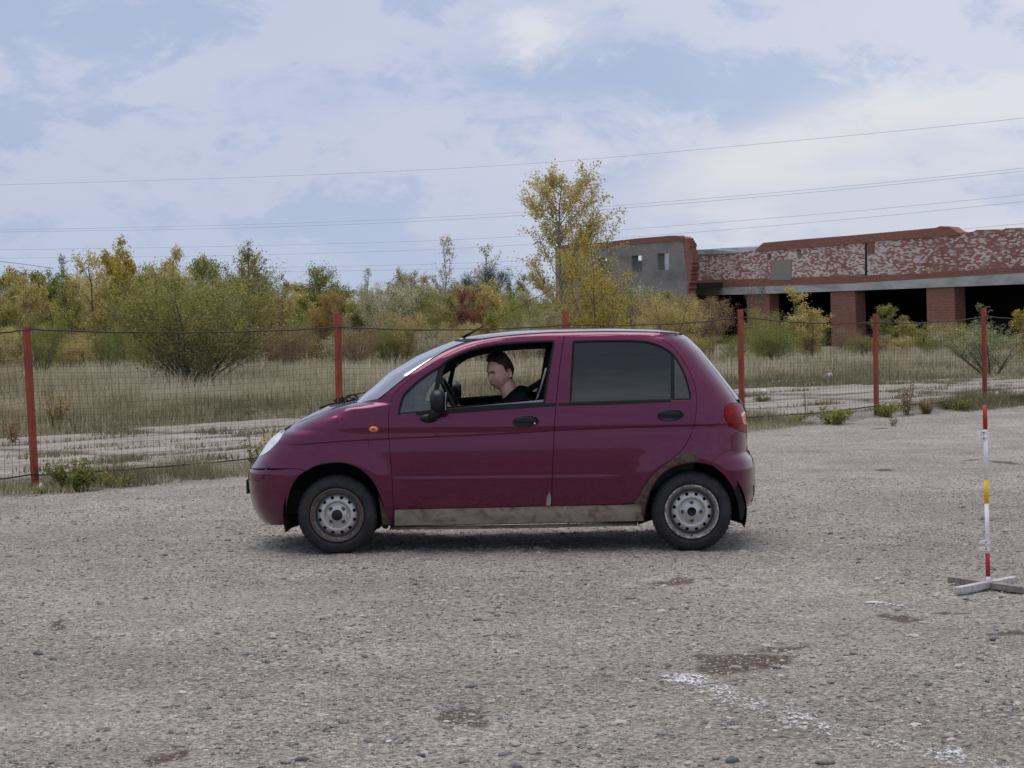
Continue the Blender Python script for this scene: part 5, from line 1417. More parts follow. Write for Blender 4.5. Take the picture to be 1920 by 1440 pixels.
m_patchp = uvpatchy('flat_cement_patch', [(0.22, 0.20, 0.175), (0.26, 0.24, 0.21)], 1)
m_void = pm('dark_building_interior', (0.03, 0.03, 0.03), 1)  # even near-black colour for roof, floor and walls inside the buildings
m_colm = pm('bare_concrete_column', (0.16, 0.16, 0.15), 0.95, var=.2)
m_wwall = uvpatchy('whitewashed_inner_wall', [(0.42, 0.42, 0.43), (0.60, 0.60, 0.62), (0.70, 0.70, 0.72)], 1.4)
class Plane:
    def __init__(s, pa, Da, pb, Db):
        s.A = Vector(((pa - 960) / FPX * Da, Da, 0)); s.B = Vector(((pb - 960) / FPX * Db, Db, 0))
        s.u = (s.B - s.A).normalized(); s.n = Vector((-s.u.y, s.u.x, 0))      # n points away from the viewer when B is nearer
        if s.n.y < 0 and s.n.x < 0: s.n = -s.n
        if (s.n.dot(s.A)) < 0: s.n = -s.n
    def hit(s, px, py):
        d = ray(px, py); T = (s.A - CAMP).dot(s.n) / d.dot(s.n); p = CAMP + d * T
        return ((p - s.A).dot(s.u), p.z)
    def P(s, a, z, dep=0.0): return s.A + s.u * a + s.n * dep + Vector((0, 0, z))
def wallpoly(name, pl, out, holes, thick, mat, parent, dep=0.0, dens=0.0, hole_mat=None):
    lp = [pl.hit(*p) for p in out]; hs = [[pl.hit(*p) for p in h] for h in holes]
    if area(lp) < 0: lp.reverse()
    V = [Vector(p) for p in lp]; E = [(i, (i + 1) % len(lp)) for i in range(len(lp))]
    for h in hs:
        o = len(V); V += [Vector(p) for p in h]; E += [(o + i, o + (i + 1) % len(h)) for i in range(len(h))]
    v2, e2, f2, *_ = delaunay_2d_cdt(V, E, [], 0, 1e-5)
    C = np.array([[(v2[f[0]][j] + v2[f[1]][j] + v2[f[2]][j]) / 3 for j in (0, 1)] for f in f2]); k = inside(lp, C)
    for h in hs: k &= ~inside(h, C)
    fs = [f for f, kk in zip(f2, k) if kk]; n = len(v2)
    VV = [pl.P(p[0], p[1], dep) for p in v2] + [pl.P(p[0], p[1], dep + thick) for p in v2]
    UV = [(p[0], p[1]) for p in v2] * 2
    FF = [tuple(f) for f in fs] + [tuple(n + i for i in reversed(f)) for f in fs]
    # side walls
    cnt = {}
    for f in fs:
        for a, b_ in zip(f, f[1:] + f[:1]): cnt[(a, b_)] = 1
    side = []
    for (a, b_) in cnt:
        if (b_, a) not in cnt: side.append((a, b_))
    base_n = len(VV)
    for a, b_ in side:
        o = len(VV); VV += [VV[a], VV[b_], VV[n + b_], VV[n + a]]
        pa, pb = v2[a], v2[b_]; hz = abs(pa[1] - pb[1]) > abs(pa[0] - pb[0])
        if hz: UV += [(pa[0], pa[1]), (pa[0], pb[1]), (pa[0] + thick, pb[1]), (pa[0] + thick, pa[1])]
        else: UV += [(pa[0], pa[1]), (pb[0], pa[1]), (pb[0], pa[1] + thick), (pa[0], pa[1] + thick)]
        FF.append((o, o + 1, o + 2, o + 3))
    o_ = mesh(name, VV, FF, mat, parent); me = o_.data
    uvl = me.uv_layers.new(name='uv')
    for lo in me.loops: uvl.data[lo.index].uv = UV[lo.vertex_index]
    bm = bmesh.new(); bm.from_mesh(me); bmesh.ops.recalc_face_normals(bm, faces=bm.faces); bm.to_mesh(me); bm.free()
    return o_
def steps(pts, rnd, cell=3.2):
    out = []
    for (x0, y0), (x1, y1) in zip(pts, pts[1:]):
        n = max(1, int(abs(y1 - y0) / cell)); out.append((x0, y0))
        for i in range(1, n + 1):
            s = i / n; xa = x0 + (x1 - x0) * s + rnd.uniform(-1.6, 1.6); ya = y0 + (y1 - y0) * s
            out.append((out[-1][0] + 0.01, ya - 0.02)); out.append((xa, ya))
    return out
def jag(p0, p1, n, amp, rnd):
    out = []
    for i in range(1, n):
        s = i / n; out.append((p0[0] + (p1[0] - p0[0]) * s + rnd.uniform(-amp, amp) * .5, p0[1] + (p1[1] - p0[1]) * s + rnd.uniform(-amp, amp)))
    return out
rb = random.Random(12)
bld = empty('brick_building', (0, 0, 0), label='long ruined red brick hall with peeling whitewash and dark open bays', cat='building')
PL = Plane(1290, 134, 1920, 103)
BB = 668     # pixel row safely under the ground line
top = [(1288, 470)] + [(1291, 478), (1338, 476), (1380, 474), (1396, 472), (1418, 468), (1424, 462), (1432, 455)] + [(1500, 449), (1600, 441), (1700, 432), (1755, 427), (1762, 424), (1782, 426), (1790, 432), (1800, 436)] + [(1812, 436), (1826, 434), (1830, 431), (1872, 430), (1878, 434), (1884, 428), (1914, 427), (1919, 432), (1960, 428), (2080, 420), (2140, 416)]
# upper wall above the concrete beam
wallpoly('brick_wall', PL, top + [(2140, 494), (1920, 511.5), (1600, 531), (1290, 541)], [[(1494, 468), (1502, 467.5), (1502, 484), (1494, 484.5)], [(1440, 475), (1446, 475), (1446, 487), (1440, 487)]], 0.5, m_brickw, bld)
# projecting plinth course above the beam and the top parapet band
wallpoly('brick_band', PL, [(1290, 533), (1600, 521.5), (1920, 500), (2140, 482), (2140, 494.2), (1920, 511.7), (1600, 531.2), (1290, 541.2)], [], 0.10, m_brickp, bld, dep=-0.09)
wallpoly('brick_parapet', PL, [(1418, 468.5), (1424, 462.5), (1432, 455.5), (1600, 441.5), (1755, 427.5), (1783, 426.5), (1800, 436.5), (1800, 440), (1640, 452), (1560, 461), (1420, 472)], [], 0.06, m_brick, bld, dep=-0.05)
wallpoly('cement_patch', PL, [(1446, 488), (1485, 486), (1484, 525), (1446, 526)], [], 0.03, m_patchp, bld, dep=-0.028)
wallpoly('drainpipe_recess', PL, [(1622, 455), (1626, 454.6), (1626, 516), (1622, 516.4)], [], 0.02, m_dark, bld, dep=-0.018)
wallpoly('concrete_ledge', PL, [(1300, 468), (1340, 468), (1380, 471), (1380, 474.5), (1338, 477), (1297, 477)], [], 0.35, m_beam, bld, dep=-0.06)
wallpoly('brick_recess', PL, [(1627, 454.5), (1640, 453.5), (1640, 476), (1627, 477)], [], 0.02, m_brickp, bld, dep=-0.015)
wallpoly('lintel_beam', PL, [(1289, 541.4), (1600, 531.4), (1920, 511.9), (2140, 494.4), (2140, 519), (1920, 532.5), (1600, 545), (1400, 552), (1289, 554)], [], 0.62, m_beam, bld, dep=-0.12)
# piers between the bays
for x0, x1 in ((1296, 1330), (1401, 1443), (1558, 1604), (1738, 1790), (1990, 2060)):
    yb = 547
    o_ = wallpoly('brick_pier', PL, [(x0, 548 if x0 < 1500 else (541 if x0 < 1700 else (534 if x0 < 1900 else 520))), (x1, 547 if x0 < 1500 else (540 if x0 < 1700 else (532 if x0 < 1900 else 518))), (x1 + 5, BB), (x0 + 3, BB)], [], 0.62, m_brickp, bld, dep=-0.04)
# depth: roof, floor, back wall, inner columns
a0, a1 = PL.hit(1292, 500)[0], PL.hit(2140, 500)[0]
def boxp(name, pl, a0, a1, z0, z1, d0, d1, mat, parent):
    V = [pl.P(a, z, d) for a in (a0, a1) for z in (z0, z1) for d in (d0, d1)]
    o_ = mesh(name, V, [(0, 1, 3, 2), (4, 6, 7, 5), (0, 4, 5, 1), (2, 3, 7, 6), (0, 2, 6, 4), (1, 5, 7, 3)], mat, parent)
    uvl = o_.data.uv_layers.new(name='uv')
    for lo in o_.data.loops:
        i = lo.vertex_index; uvl.data[lo.index].uv = ((a1 if i >= 4 else a0), (z1 if (i % 4) >= 2 else z0))
    bm = bmesh.new(); bm.from_mesh(o_.data); bmesh.ops.recalc_face_normals(bm, faces=bm.faces); bm.to_mesh(o_.data); bm.free()
    return o_
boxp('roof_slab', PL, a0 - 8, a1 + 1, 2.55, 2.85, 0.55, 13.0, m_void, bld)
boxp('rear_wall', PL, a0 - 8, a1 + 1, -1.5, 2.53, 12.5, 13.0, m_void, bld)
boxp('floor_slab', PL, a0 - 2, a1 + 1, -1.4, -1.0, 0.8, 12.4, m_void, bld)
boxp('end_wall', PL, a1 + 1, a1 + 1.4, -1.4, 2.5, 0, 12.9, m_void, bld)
boxp('end_wall', PL, a0 - 8.4, a0 - 8, -1.4, 2.5, 0.6, 12.9, m_void, bld)
for px, w_, d in ((1688, .6, 5), (1868, .75, 2.2), (1540, .5, 5), (2010, .6, 4)):
    a = PL.hit(px, 560)[0] + d * 0.9
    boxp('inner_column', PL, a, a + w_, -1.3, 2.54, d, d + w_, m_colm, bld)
# upper storey back parapet seen over the low part
wallpoly('rear_parapet', PL, [(1292, 458), (1347, 455), (1357, 461), (1364, 470), (1364, 490), (1292, 490)], [], 0.4, m_brickp, bld, dep=6)
# grey rendered block on the left
blk = empty('rendered_building', (0, 0, 0), label='grey cement rendered end block with square window holes and a ragged brick edge', cat='building')
PG = Plane(1042, 141, 1283, 128)
def wq(x0, x1, y0, y1): return [(x0, y0), (x1, y0 - (x1 - x0) * .05), (x1 + .3, y1 - (x1 - x0) * .05), (x0 + .3, y1)]
wallpoly('rendered_wall', PG, [(1041, 470), (1062, 469), (1160, 460.5), (1240, 453), (1272, 451), (1281, 453), (1284, 490), (1289, 520), (1287, BB), (1044, BB)],
         [wq(1065, 1076, 488, 506), wq(1122, 1138, 484, 514), wq(1184, 1204, 479.5, 510), wq(1233, 1254, 475.5, 506.5), wq(1188, 1244, 577, 640)], 0.5, m_plaster, blk)
wallpoly('brick_coping', PG, [(1042, 461), (1075, 458), (1100, 457.5), (1150, 452), (1200, 446.5), (1255, 442), (1268, 441.5), (1272, 443.5), (1281, 444)] + [(1281, 454), (1272, 451.4), (1240, 453.4), (1160, 461), (1062, 469.4), (1042, 470.5)], [], 0.56, m_brickp, blk, dep=-0.03)
wallpoly('broken_brick_edge', PG, [(1272, 443.5), (1281, 444)] + steps([(1287, 447), (1292, 455), (1294.5, 470), (1298, 486), (1297.5, 503), (1295, 520), (1291, 541)], rb) + [(1292, BB), (1286, BB), (1287.5, 545), (1288.5, 520), (1284, 492), (1281, 454), (1272, 451.6)], [], 0.5, m_brick, blk, dep=0.01)
g0, g1 = PG.hit(1042, 500)[0], PG.hit(1285, 500)[0]
boxp('inner_wall', PG, g0, g1 - 1.2, 2.9, 4.75, 6.5, 6.8, m_wwall, blk)
boxp('inner_wall', PG, g0, g1, -1.4, 2.7, 6.5, 6.8, m_void, blk)
boxp('floor_slab', PG, g0 + .3, g1 - .5, 2.3, 2.6, 0.5, 6.5, m_void, blk)
boxp('side_wall', PG, g0, g0 + .5, -1.4, 4.2, 0.5, 6.8, m_plaster, blk)

# ------------------------------------------------------------------ POWER LINES
m_pl = pm('aluminium_cable', (0.55, 0.58, 0.66), 0.6)
def line(pts, label, r=0.016):
    out = []
    pts = [(-400, 2 * pts[0][1] - pts[1][1] + (pts[1][1] - pts[0][1]) * 0.3)] + pts + [(2350, pts[-1][1] + (pts[-1][1] - pts[-2][1]) * 1.1)] if len(pts) > 3 else pts
    c = cr([(p[0] / 100., p[1] / 100.) for p in pts], 0.5)
    o_ = BM().tube([at(p[0] * 100, p[1] * 100, 190 - p[0] * 2.2) for p in c], r, 5).obj('power_line', m_pl, None, True)
    setp(o_, label, 'cable', 'power lines crossing the sky')
line([(0, 346.5), (500, 331), (960, 309), (1400, 272), (1920, 221)], 'highest single power line across the sky')
line([(0, 431), (500, 420), (960, 399), (1500, 357), (1920, 315)], 'upper cable of the close pair in the middle of the sky')
line([(0, 435), (500, 426), (960, 405), (1500, 362.5), (1920, 320.5)], 'lower cable of the close pair in the middle of the sky')
line([(0, 468.5), (500, 460), (960, 444), (1500, 404.5), (1920, 365)], 'power line just above the treetops, third level from the top')
line([(0, 484), (500, 477.5), (960, 460), (1500, 419), (1920, 378)], 'power line grazing the tops of the yellow trees')
line([(0, 508), (500, 501.6), (960, 489.6), (1500, 455), (1920, 419)], 'low power line passing behind the brick hall parapet')
line([(0, 515), (500, 509.6), (960, 500), (1500, 470), (1920, 436)], 'lowest power line half hidden by the trees')
line([(-100, 483), (0, 489.5), (100, 503)], 'short dropping cable at the left edge above the trees', 0.05)

# ------------------------------------------------------------------ VEGETATION
def leafmat(name, stops, tr=0.35, hue=0.0):
    mt, t, b = newmat(name); at_ = t.n('ShaderNodeAttribute', attribute_name='v'); oi = t.n('ShaderNodeObjectInfo')
    f = t.math('ADD', at_.outputs['Fac'], t.math('MULTIPLY', t.math('SUBTRACT', oi.outputs['Random'], 0.5), 0.22), clamp=True)
    c = t.ramp(f, stops)
    b.inputs['Roughness'].default_value = 0.6; b.inputs['Specular IOR Level'].default_value = 0.3
    L(mt, c, b.inputs['Base Color'])
    tl_ = t.n('ShaderNodeBsdfTranslucent'); L(mt, c, tl_.inputs[0]); mx = t.n('ShaderNodeMixShader'); mx.inputs[0].default_value = tr
    L(mt, b.outputs[0], mx.inputs[1]); L(mt, tl_.outputs[0], mx.inputs[2])
    out = [n for n in mt.node_tree.nodes if n.type == 'OUTPUT_MATERIAL'][0]; L(mt, mx.outputs[0], out.inputs[0])
    return mt
S = lambda *c: [(i / (len(c) - 1), x) for i, x in enumerate(c)]
LM = {
 'olive': leafmat('olive_leaves', S((0.118, 0.132, 0.037), (0.235, 0.246, 0.070), (0.407, 0.370, 0.099), (0.640, 0.513, 0.138))),
 'green': leafmat('green_leaves', S((0.082, 0.113, 0.023), (0.155, 0.197, 0.039), (0.262, 0.288, 0.062), (0.425, 0.392, 0.078))),
 'yellow': leafmat('yellow_leaves', S((0.161, 0.149, 0.035), (0.402, 0.312, 0.052), (0.642, 0.481, 0.087), (0.728, 0.650, 0.174))),
 'gold': leafmat('golden_brown_leaves', S((0.256, 0.190, 0.068), (0.496, 0.384, 0.136), (0.653, 0.526, 0.203), (0.700, 0.700, 0.339))),
 'orange': leafmat('orange_leaves', S((0.20, 0.13, 0.045), (0.36, 0.21, 0.07), (0.46, 0.30, 0.10), (0.42, 0.36, 0.14))),
 'red': leafmat('reddish_leaves', S((0.124, 0.036, 0.024), (0.269, 0.084, 0.048), (0.332, 0.167, 0.084), (0.310, 0.287, 0.096))),
 'pale': leafmat('pale_willow_leaves', S((0.237, 0.220, 0.124), (0.393, 0.363, 0.216), (0.589, 0.535, 0.350), (0.865, 0.783, 0.577))),
 'silver': leafmat('silvery_willow_leaves', S((0.100, 0.120, 0.043), (0.199, 0.223, 0.086), (0.397, 0.415, 0.202), (0.828, 0.830, 0.576))),
 'pine': leafmat('dark_pine_needles', S((0.026, 0.041, 0.024), (0.051, 0.078, 0.043), (0.083, 0.112, 0.059)), 0.1),
 'brown': leafmat('brown_dry_leaves', S((0.166, 0.109, 0.066), (0.311, 0.210, 0.113), (0.456, 0.319, 0.168))),
}
m_bark = patchy('grey_brown_bark', [(0.06, 0.05, 0.042), (0.13, 0.115, 0.10)], 12)
m_bark2 = patchy('pale_birch_bark', [(0.16, 0.14, 0.12), (0.34, 0.32, 0.29)], 9)
def grow(seed, H, spread, stems=1, nb=14, sub=4, leaf_n=4000, leaf=0.07, crown0=0.25, up_=0.5, asp=1.6, taper=1.0, clump=0.10, gapp=0.15, twig=3, thin=0.018):
    """returns wood (v,f) and leaves (v,f,a); coordinates local, base at the origin"""
    r = random.Random(seed); wood = BM(); tips = []
    for s in range(stems):
        a = r.uniform(0, 6.28); lean_ = (0.0 if stems == 1 else r.uniform(0.1, 0.45) * spread / max(H, .1) * 1.3)
        h = H * (1 if s == 0 else r.uniform(0.6, 0.97)); pts = []; x = y = 0.0
        if stems > 1: x, y = math.cos(a) * 0.12, math.sin(a) * 0.12
        n = 7
        for i in range(n + 1):
            q = i / n; pts.append(Vector((x + math.cos(a) * lean_ * h * q ** 1.2 + r.uniform(-.02, .02) * H * q, y + math.sin(a) * lean_ * h * q ** 1.2 + r.uniform(-.02, .02) * H * q, h * q - 0.05)))
        r0 = thin * (h ** 0.8) + 0.006
        wood.tube(pts, [r0 * (1 - 0.88 * (i / n)) for i in range(n + 1)], 5, False)
        nbb = max(3, int(nb / (stems ** 0.6)))
        for b in range(nbb):
            q = crown0 + (1 - crown0) * (b + r.random()) / nbb
            if r.random() < gapp: continue
            i = min(int(q * n), n - 1); base_ = pts[i].lerp(pts[i + 1], q * n - i)
            prof = (math.sin(math.pi * min(1, (q - crown0) / (1 - crown0) * 0.8 + 0.22)) ** 0.7) * taper + (1 - taper)
            ln = spread * 0.5 * prof * r.uniform(0.65, 1.15) / (1 if stems == 1 else 1.35) + 0.12
            a2 = r.uniform(0, 6.28); e = up_ + r.uniform(-.2, .25)
            dr = Vector((math.cos(a2) * math.cos(e), math.sin(a2) * math.cos(e), math.sin(e)))
            bp_ = [base_]
            for k in range(1, 5):
                bp_.append(base_ + dr * ln * k / 4 + Vector((r.uniform(-.05, .05), r.uniform(-.05, .05), 0.05 * k * up_)) * ln)
            rb_ = r0 * 0.38 * (1 - q * .6)
            wood.tube(bp_, [rb_ * (1 - .2 * k) for k in range(5)], 4, False)
            for k in range(sub):
                f_ = r.uniform(0.3, 1.0); j = min(int(f_ * 4), 3); p0 = bp_[j].lerp(bp_[j + 1], f_ * 4 - j)
                d2 = (dr * 0.5 + Vector((r.uniform(-1, 1), r.uniform(-1, 1), r.uniform(-.2, .9 + up_)))).normalized(); l2 = ln * r.uniform(.25, .5) + 0.05
                p1 = p0 + d2 * l2; wood.tube([p0, p0.lerp(p1, .5) + Vector((r.uniform(-.02, .02),) * 3), p1], [rb_ * .5, rb_ * .35, rb_ * .15], 3, False)
                tips.append((p0, p1, r.random()))
            tips.append((bp_[2], bp_[4], r.random()))
        tips.append((pts[-2], pts[-1], r.random()))
    rr = np.random.default_rng(seed + 999); T = len(tips)
    if leaf_n:
        w_ = np.array([(b - a).length + 0.03 for a, b, _ in tips]); w_ = w_ * rr.uniform(0.3, 1.5, T); w_ /= w_.sum()
        idx = rr.choice(T, leaf_n, p=w_)
        A0 = np.array([t_[0][:] for t_ in tips])[idx]; A1 = np.array([t_[1][:] for t_ in tips])[idx]; cv = np.array([t_[2] for t_ in tips])[idx]
        q = rr.random((leaf_n, 1)) * 1.15; C = A0 + (A1 - A0) * q + rr.normal(0, clump, (leaf_n, 3)) * np.array([1, 1, .8])
        lf = leaf_quads(C, leaf, rr, asp); at__ = np.clip(cv * 0.55 + rr.random(leaf_n) * 0.45, 0, 1)
        return (wood.v, wood.f), (lf[0], lf[1], np.repeat(at__, 4))
    return (wood.v, wood.f), None
def leaf_quads(C, leaf, rr, asp=1.6, droop=0.0, upv=None):
    n = len(C); d = rr.normal(0, 1, (n, 3)); d[:, 2] += droop
    if upv is not None: d = d * 0.5 + upv
    d /= np.linalg.norm(d, axis=1, keepdims=True); e = rr.normal(0, 1, (n, 3)); e -= d * (e * d).sum(1, keepdims=True); e /= np.linalg.norm(e, axis=1, keepdims=True)
    s = leaf * rr.uniform(0.6, 1.3, (n, 1)); nrm_ = np.cross(d, e)
    a = C - d * s * 0.5; b = C + e * s / asp * 0.5 + nrm_ * s * 0.08; c = C + d * s * 0.5; dd = C - e * s / asp * 0.5 + nrm_ * s * 0.08
    V = np.stack([a, b, c, dd], 1).reshape(-1, 3); F = np.arange(n * 4).reshape(n, 4)
    return V, F
TPL = {}
def template(key, **kw):
    w_, l_ = grow(**kw)
    wm = np_mesh('trunk', w_[0], [f for f in w_[1]], smooth=True) if all(len(f) == 4 for f in w_[1]) else None
    lm = np_mesh('crown', l_[0], l_[1], l_[2]) if l_ else None
    cv_ = np.array(l_[0]) if l_ and len(l_[0]) > 2000 else np.array(w_[0])
    rad_ = np.percentile(np.abs(cv_[:, :2]).max(1), 96)
    TPL[key] = (wm, lm, float(np.percentile(cv_[:, 2], 99.3)), float(2 * rad_))
TREE_N = 0
def plant(key, mat, px, ytop, D, wpx, label, cat, group=None, name='tree', bark=None, rz=None, base=None, lean=0.0, seed=0):
    """scale the template to the pixel height and width"""
    global TREE_N
    wm, lm, H, sp = TPL[key]; g = gpt(px, D) if base is None else base
    topz = at(px, ytop, D).z; h = topz - g.z; k = FPX / D
    sz_ = h / H; sx = (wpx / k) / sp
    rz = random.Random(int(px * 7 + D)).uniform(0, 6.28) if rz is None else rz
    e = empty(name, (g.x, g.y, g.z - 0.03), rz, label, cat, group)
    e.scale = (sx, sx, sz_)
    for me, nm, mt in ((wm, 'trunk', bark or m_bark), (lm, 'crown', LM[mat] if isinstance(mat, str) else mat)):
        if me is None: continue
        m2 = me
        o_ = bpy.data.objects.new(nm, m2); COL.objects.link(o_); o_.parent = e
        if not m2.materials: m2.materials.append(None)
        o_.material_slots[0].link = 'OBJECT'; o_.material_slots[0].material = mt
    return e
# templates
for i in range(4): template('sap%d' % i, seed=10 + i, H=4.2, spread=2.3, stems=3, nb=22, sub=5, leaf_n=8200, leaf=0.085, crown0=0.12, up_=0.75, clump=0.10)
for i in range(3): template('bush%d' % i, seed=30 + i, H=2.6, spread=3.0, stems=9, nb=34, sub=4, leaf_n=9000, leaf=0.065, crown0=0.12, up_=0.55, clump=0.10, asp=2.4, thin=0.010)
for i in range(2): template('thin%d' % i, seed=50 + i, H=4.4, spread=1.5, stems=1, nb=26, sub=4, leaf_n=1300, leaf=0.07, crown0=0.2, up_=1.0, clump=0.05, thin=0.010)
template('round', seed=61, H=4.5, spread=3.4, stems=3, nb=40, sub=6, leaf_n=11000, leaf=0.09, crown0=0.15, up_=0.6, clump=0.14)
template('cone', seed=66, H=4.5, spread=2.6, stems=1, nb=40, sub=5, leaf_n=6500, leaf=0.08, crown0=0.1, up_=0.5, clump=0.10)
template('pine', seed=71, H=4.0, spread=3.4, stems=3, nb=44, sub=6, leaf_n=16000, leaf=0.13, crown0=0.1, up_=0.7, clump=0.12, asp=7)
template('big', seed=83, H=9.0, spread=5.6, stems=1, nb=46, sub=9, leaf_n=16000, leaf=0.12, crown0=0.16, up_=0.75, clump=0.13, gapp=0.08, thin=0.021)
template('willow', seed=91, H=3.4, spread=4.6, stems=18, nb=90, sub=5, leaf_n=30000, leaf=0.075, crown0=0.02, up_=0.7, clump=0.09, asp=3.2, thin=0.009, gapp=.05)
template('yel', seed=95, H=5.0, spread=4.2, stems=5, nb=44, sub=5, leaf_n=6500, leaf=0.10, crown0=0.06, up_=0.75, clump=0.12, thin=0.010)
template('bare', seed=97, H=4.2, spread=1.8, stems=3, nb=30, sub=7, leaf_n=260, leaf=0.06, crown0=0.15, up_=1.0, clump=0.05, thin=0.010)
template('silver', seed=98, H=2.2, spread=2.6, stems=12, nb=40, sub=4, leaf_n=7000, leaf=0.085, crown0=0.08, up_=0.8, clump=0.06, asp=4.5, thin=0.009)

T = [  # key, leaves, px, ytop, D, width px, label
 ('sap0', 'olive', 22, 512, 72, 120, 'olive green sapling at the left edge of the photo'),
 ('sap1', 'gold', 72, 524, 68, 90, 'dull golden sapling just right of the left edge, above the first red post'),
 ('thin0', 'green', 122, 478, 74, 42, 'slim pointed dark green sapling poking above the left tree row'),
 ('sap2', 'olive', 118, 520, 70, 100, 'olive sapling at the foot of the slim pointed one'),
 ('sap3', 'gold', 182, 476, 76, 120, 'golden olive tree between the slim pointed sapling and the tall yellow one'),
 ('sap1', 'yellow', 262, 452, 74, 110, 'tallest yellow tree of the left row'),
 ('sap0', 'gold', 310, 468, 78, 90, 'golden tree touching the tallest yellow one on its right'),
 ('sap2', 'gold', 345, 486, 82, 80, 'pale pinkish gold tree right of the tall yellow pair'),
 ('sap3', 'green', 398, 484, 66, 90, 'dark green sapling with big leaves against the sky, behind the large willow bush'),
 ('cone', 'olive', 472, 458, 80, 105, 'cone shaped olive birch above the large willow bush'),
 ('sap0', 'orange', 512, 530, 64, 70, 'orange tinged sapling left of the second red post'),
 ('bare', 'red', 548, 528, 86, 70, 'thin reddish bare sapling left of the round green maple'),
 ('round', 'green', 620, 500, 84, 110, 'round green maple behind the second red post'),
 ('round', 'orange', 594, 548, 74, 95, 'orange maple just left of the second red post'),
 ('thin1', 'pale', 690, 502, 88, 40, 'spindly pale yellow sapling right of the round green maple'),
 ('bush0', 'pale', 735, 530, 78, 120, 'pale willow bush right of the second red post'),
 ('sap2', 'pale', 805, 512, 86, 90, 'pale olive tree left of the tall whitish birch'),
 ('thin0', 'pale', 838, 443, 92, 66, 'tall slender whitish birch beside the dark pine'),
 ('thin1', 'pale', 918, 458, 100, 60, 'second slender whitish birch behind the dark pine'),
 ('pine', 'pine', 898, 502, 94, 130, 'dark green pine in the middle of the tree row'),
 ('sap3', 'red', 884, 540, 70, 70, 'young tree with red leaves standing before the dark pine'),
 ('big', 'gold', 1054, 317, 104, 176, 'tallest tree, a half bare golden poplar left of the grey rendered block'),
 ('yel', 'yellow', 1122, 440, 66, 135, 'bright yellow birch in front of the grey rendered wall'),
 ('bush1', 'olive', 1000, 556, 76, 150, 'olive bush at the foot of the tallest tree'),
 ('sap1', 'green', 985, 520, 100, 70, 'green sapling between the dark pine and the tallest tree'),
 ('bush2', 'gold', 1255, 548, 78, 130, 'golden brown bush below the broken brick edge'),
 ('bush0', 'brown', 1330, 556, 84, 110, 'brownish bush under the left end of the concrete beam'),
 ('bare', 'red', 1412, 474, 96, 80, 'leafless pinkish sapling in front of the flat cement patch'),
 ('bush1', 'olive', 1440, 578, 70, 110, 'yellow green bush right of the fourth red post'),
 ('sap2', 'gold', 1523, 540, 66, 100, 'golden sapling in front of the second dark bay'),
 ('sap3', 'green', 1650, 572, 78, 60, 'small green tree behind the fifth red post'),
 ('sap0', 'olive', 1698, 592, 80, 60, 'small olive sapling in front of the third dark bay'),
 ('thin0', 'silver', 1840, 568, 64, 40, 'slim silvery willow shoot rising behind the rightmost red post'),
 ('silver', 'silver', 1858, 606, 47, 190, 'broad silvery willow bush at the foot of the rightmost red post'),
 ('sap1', 'yellow', 1928, 572, 62, 80, 'yellow sapling cut by the right edge of the photo'),
 ('willow', 'olive', 362, 508, 43, 330, 'large many stemmed willow bush left of the car, in front of the tree row'),
 ('bush2', 'green', 1455, 612, 62, 90, 'low green bush right of the leafless sapling'),
]
for key, mt, px, yt, D, wp, lab in T:
    shrub = key.startswith(('bush', 'willow', 'silver'))
    plant(key, mt, px, yt, D, wp, lab, 'bush' if shrub else 'tree', None, 'bush' if shrub else ('pine_tree' if key == 'pine' else 'tree'), m_bark2 if mt in ('pale',) or key in ('big',) else None)
# rows of undergrowth behind and under the named trees
rv = random.Random(21)
pal = ['olive', 'gold', 'pale', 'olive', 'green', 'olive', 'pale', 'green', 'brown']
CN = {'olive': 'olive green', 'gold': 'golden brown', 'pale': 'pale', 'green': 'dark green', 'yellow': 'yellow', 'brown': 'brownish', 'orange': 'orange'}
LMK = [(-400, 'outside the left border of the photo'), (-200, 'just outside the left border of the photo'), (0, 'at the left edge of the photo'), (60, 'behind the first red post'), (122, 'behind the slim pointed sapling'), (190, 'left of the tallest yellow tree'), (262, 'under the tallest yellow tree'), (340, 'behind the large willow bush'),
       (410, 'right of the large willow bush'), (472, 'under the cone shaped birch'), (530, 'beside the orange sapling'), (600, 'behind the second red post'), (660, 'right of the round green maple'), (725, 'above the bonnet of the car'), (790, 'above the windscreen'),
       (838, 'under the tall whitish birch'), (898, 'under the dark pine'), (960, 'between the dark pine and the tallest tree'), (1044, 'under the tallest tree'), (1118, 'beside the bright yellow birch'), (1190, 'before the grey rendered wall'), (1255, 'below the broken brick edge'),
       (1330, 'before the left end of the brick hall'), (1400, 'behind the fourth red post'), (1460, 'right of the leafless sapling'), (1523, 'under the golden sapling'), (1585, 'before the second brick pier'), (1645, 'behind the fifth red post'), (1710, 'before the third dark bay'), (1768, 'before the third brick pier'), (1850, 'behind the rightmost red post'), (1930, 'at the right edge of the photo')]
USED = {}
def pick(kind, px, opts):
    for _ in range(12):
        m_ = rv.choice(opts); w_ = min(LMK, key=lambda q: abs(q[0] - px))[1]
        if '%s %s %s' % (CN[m_], kind, w_) not in USED: break
    return m_
def blab(kind, m_, px):
    w_ = min(LMK, key=lambda q: abs(q[0] - px))[1]; s = '%s %s %s' % (CN[m_], kind, w_)
    USED[s] = USED.get(s, 0) + 1
    return s
for i in range(66):
    px = -480 + i * 27 + rv.uniform(-14, 14); D = rv.uniform(74, 104); yt = rv.uniform(532, 572) - (24 if px < 520 else 0)
    k = rv.choice(['bush0', 'bush1', 'bush2', 'sap0', 'sap1', 'sap2', 'sap3']); m_ = pick('bush in the far thicket', px, pal)
    plant(k, m_, px, yt, D, rv.uniform(80, 130), blab('bush in the far thicket', m_, px), 'bush', 'thicket bushes behind the field', 'bush')
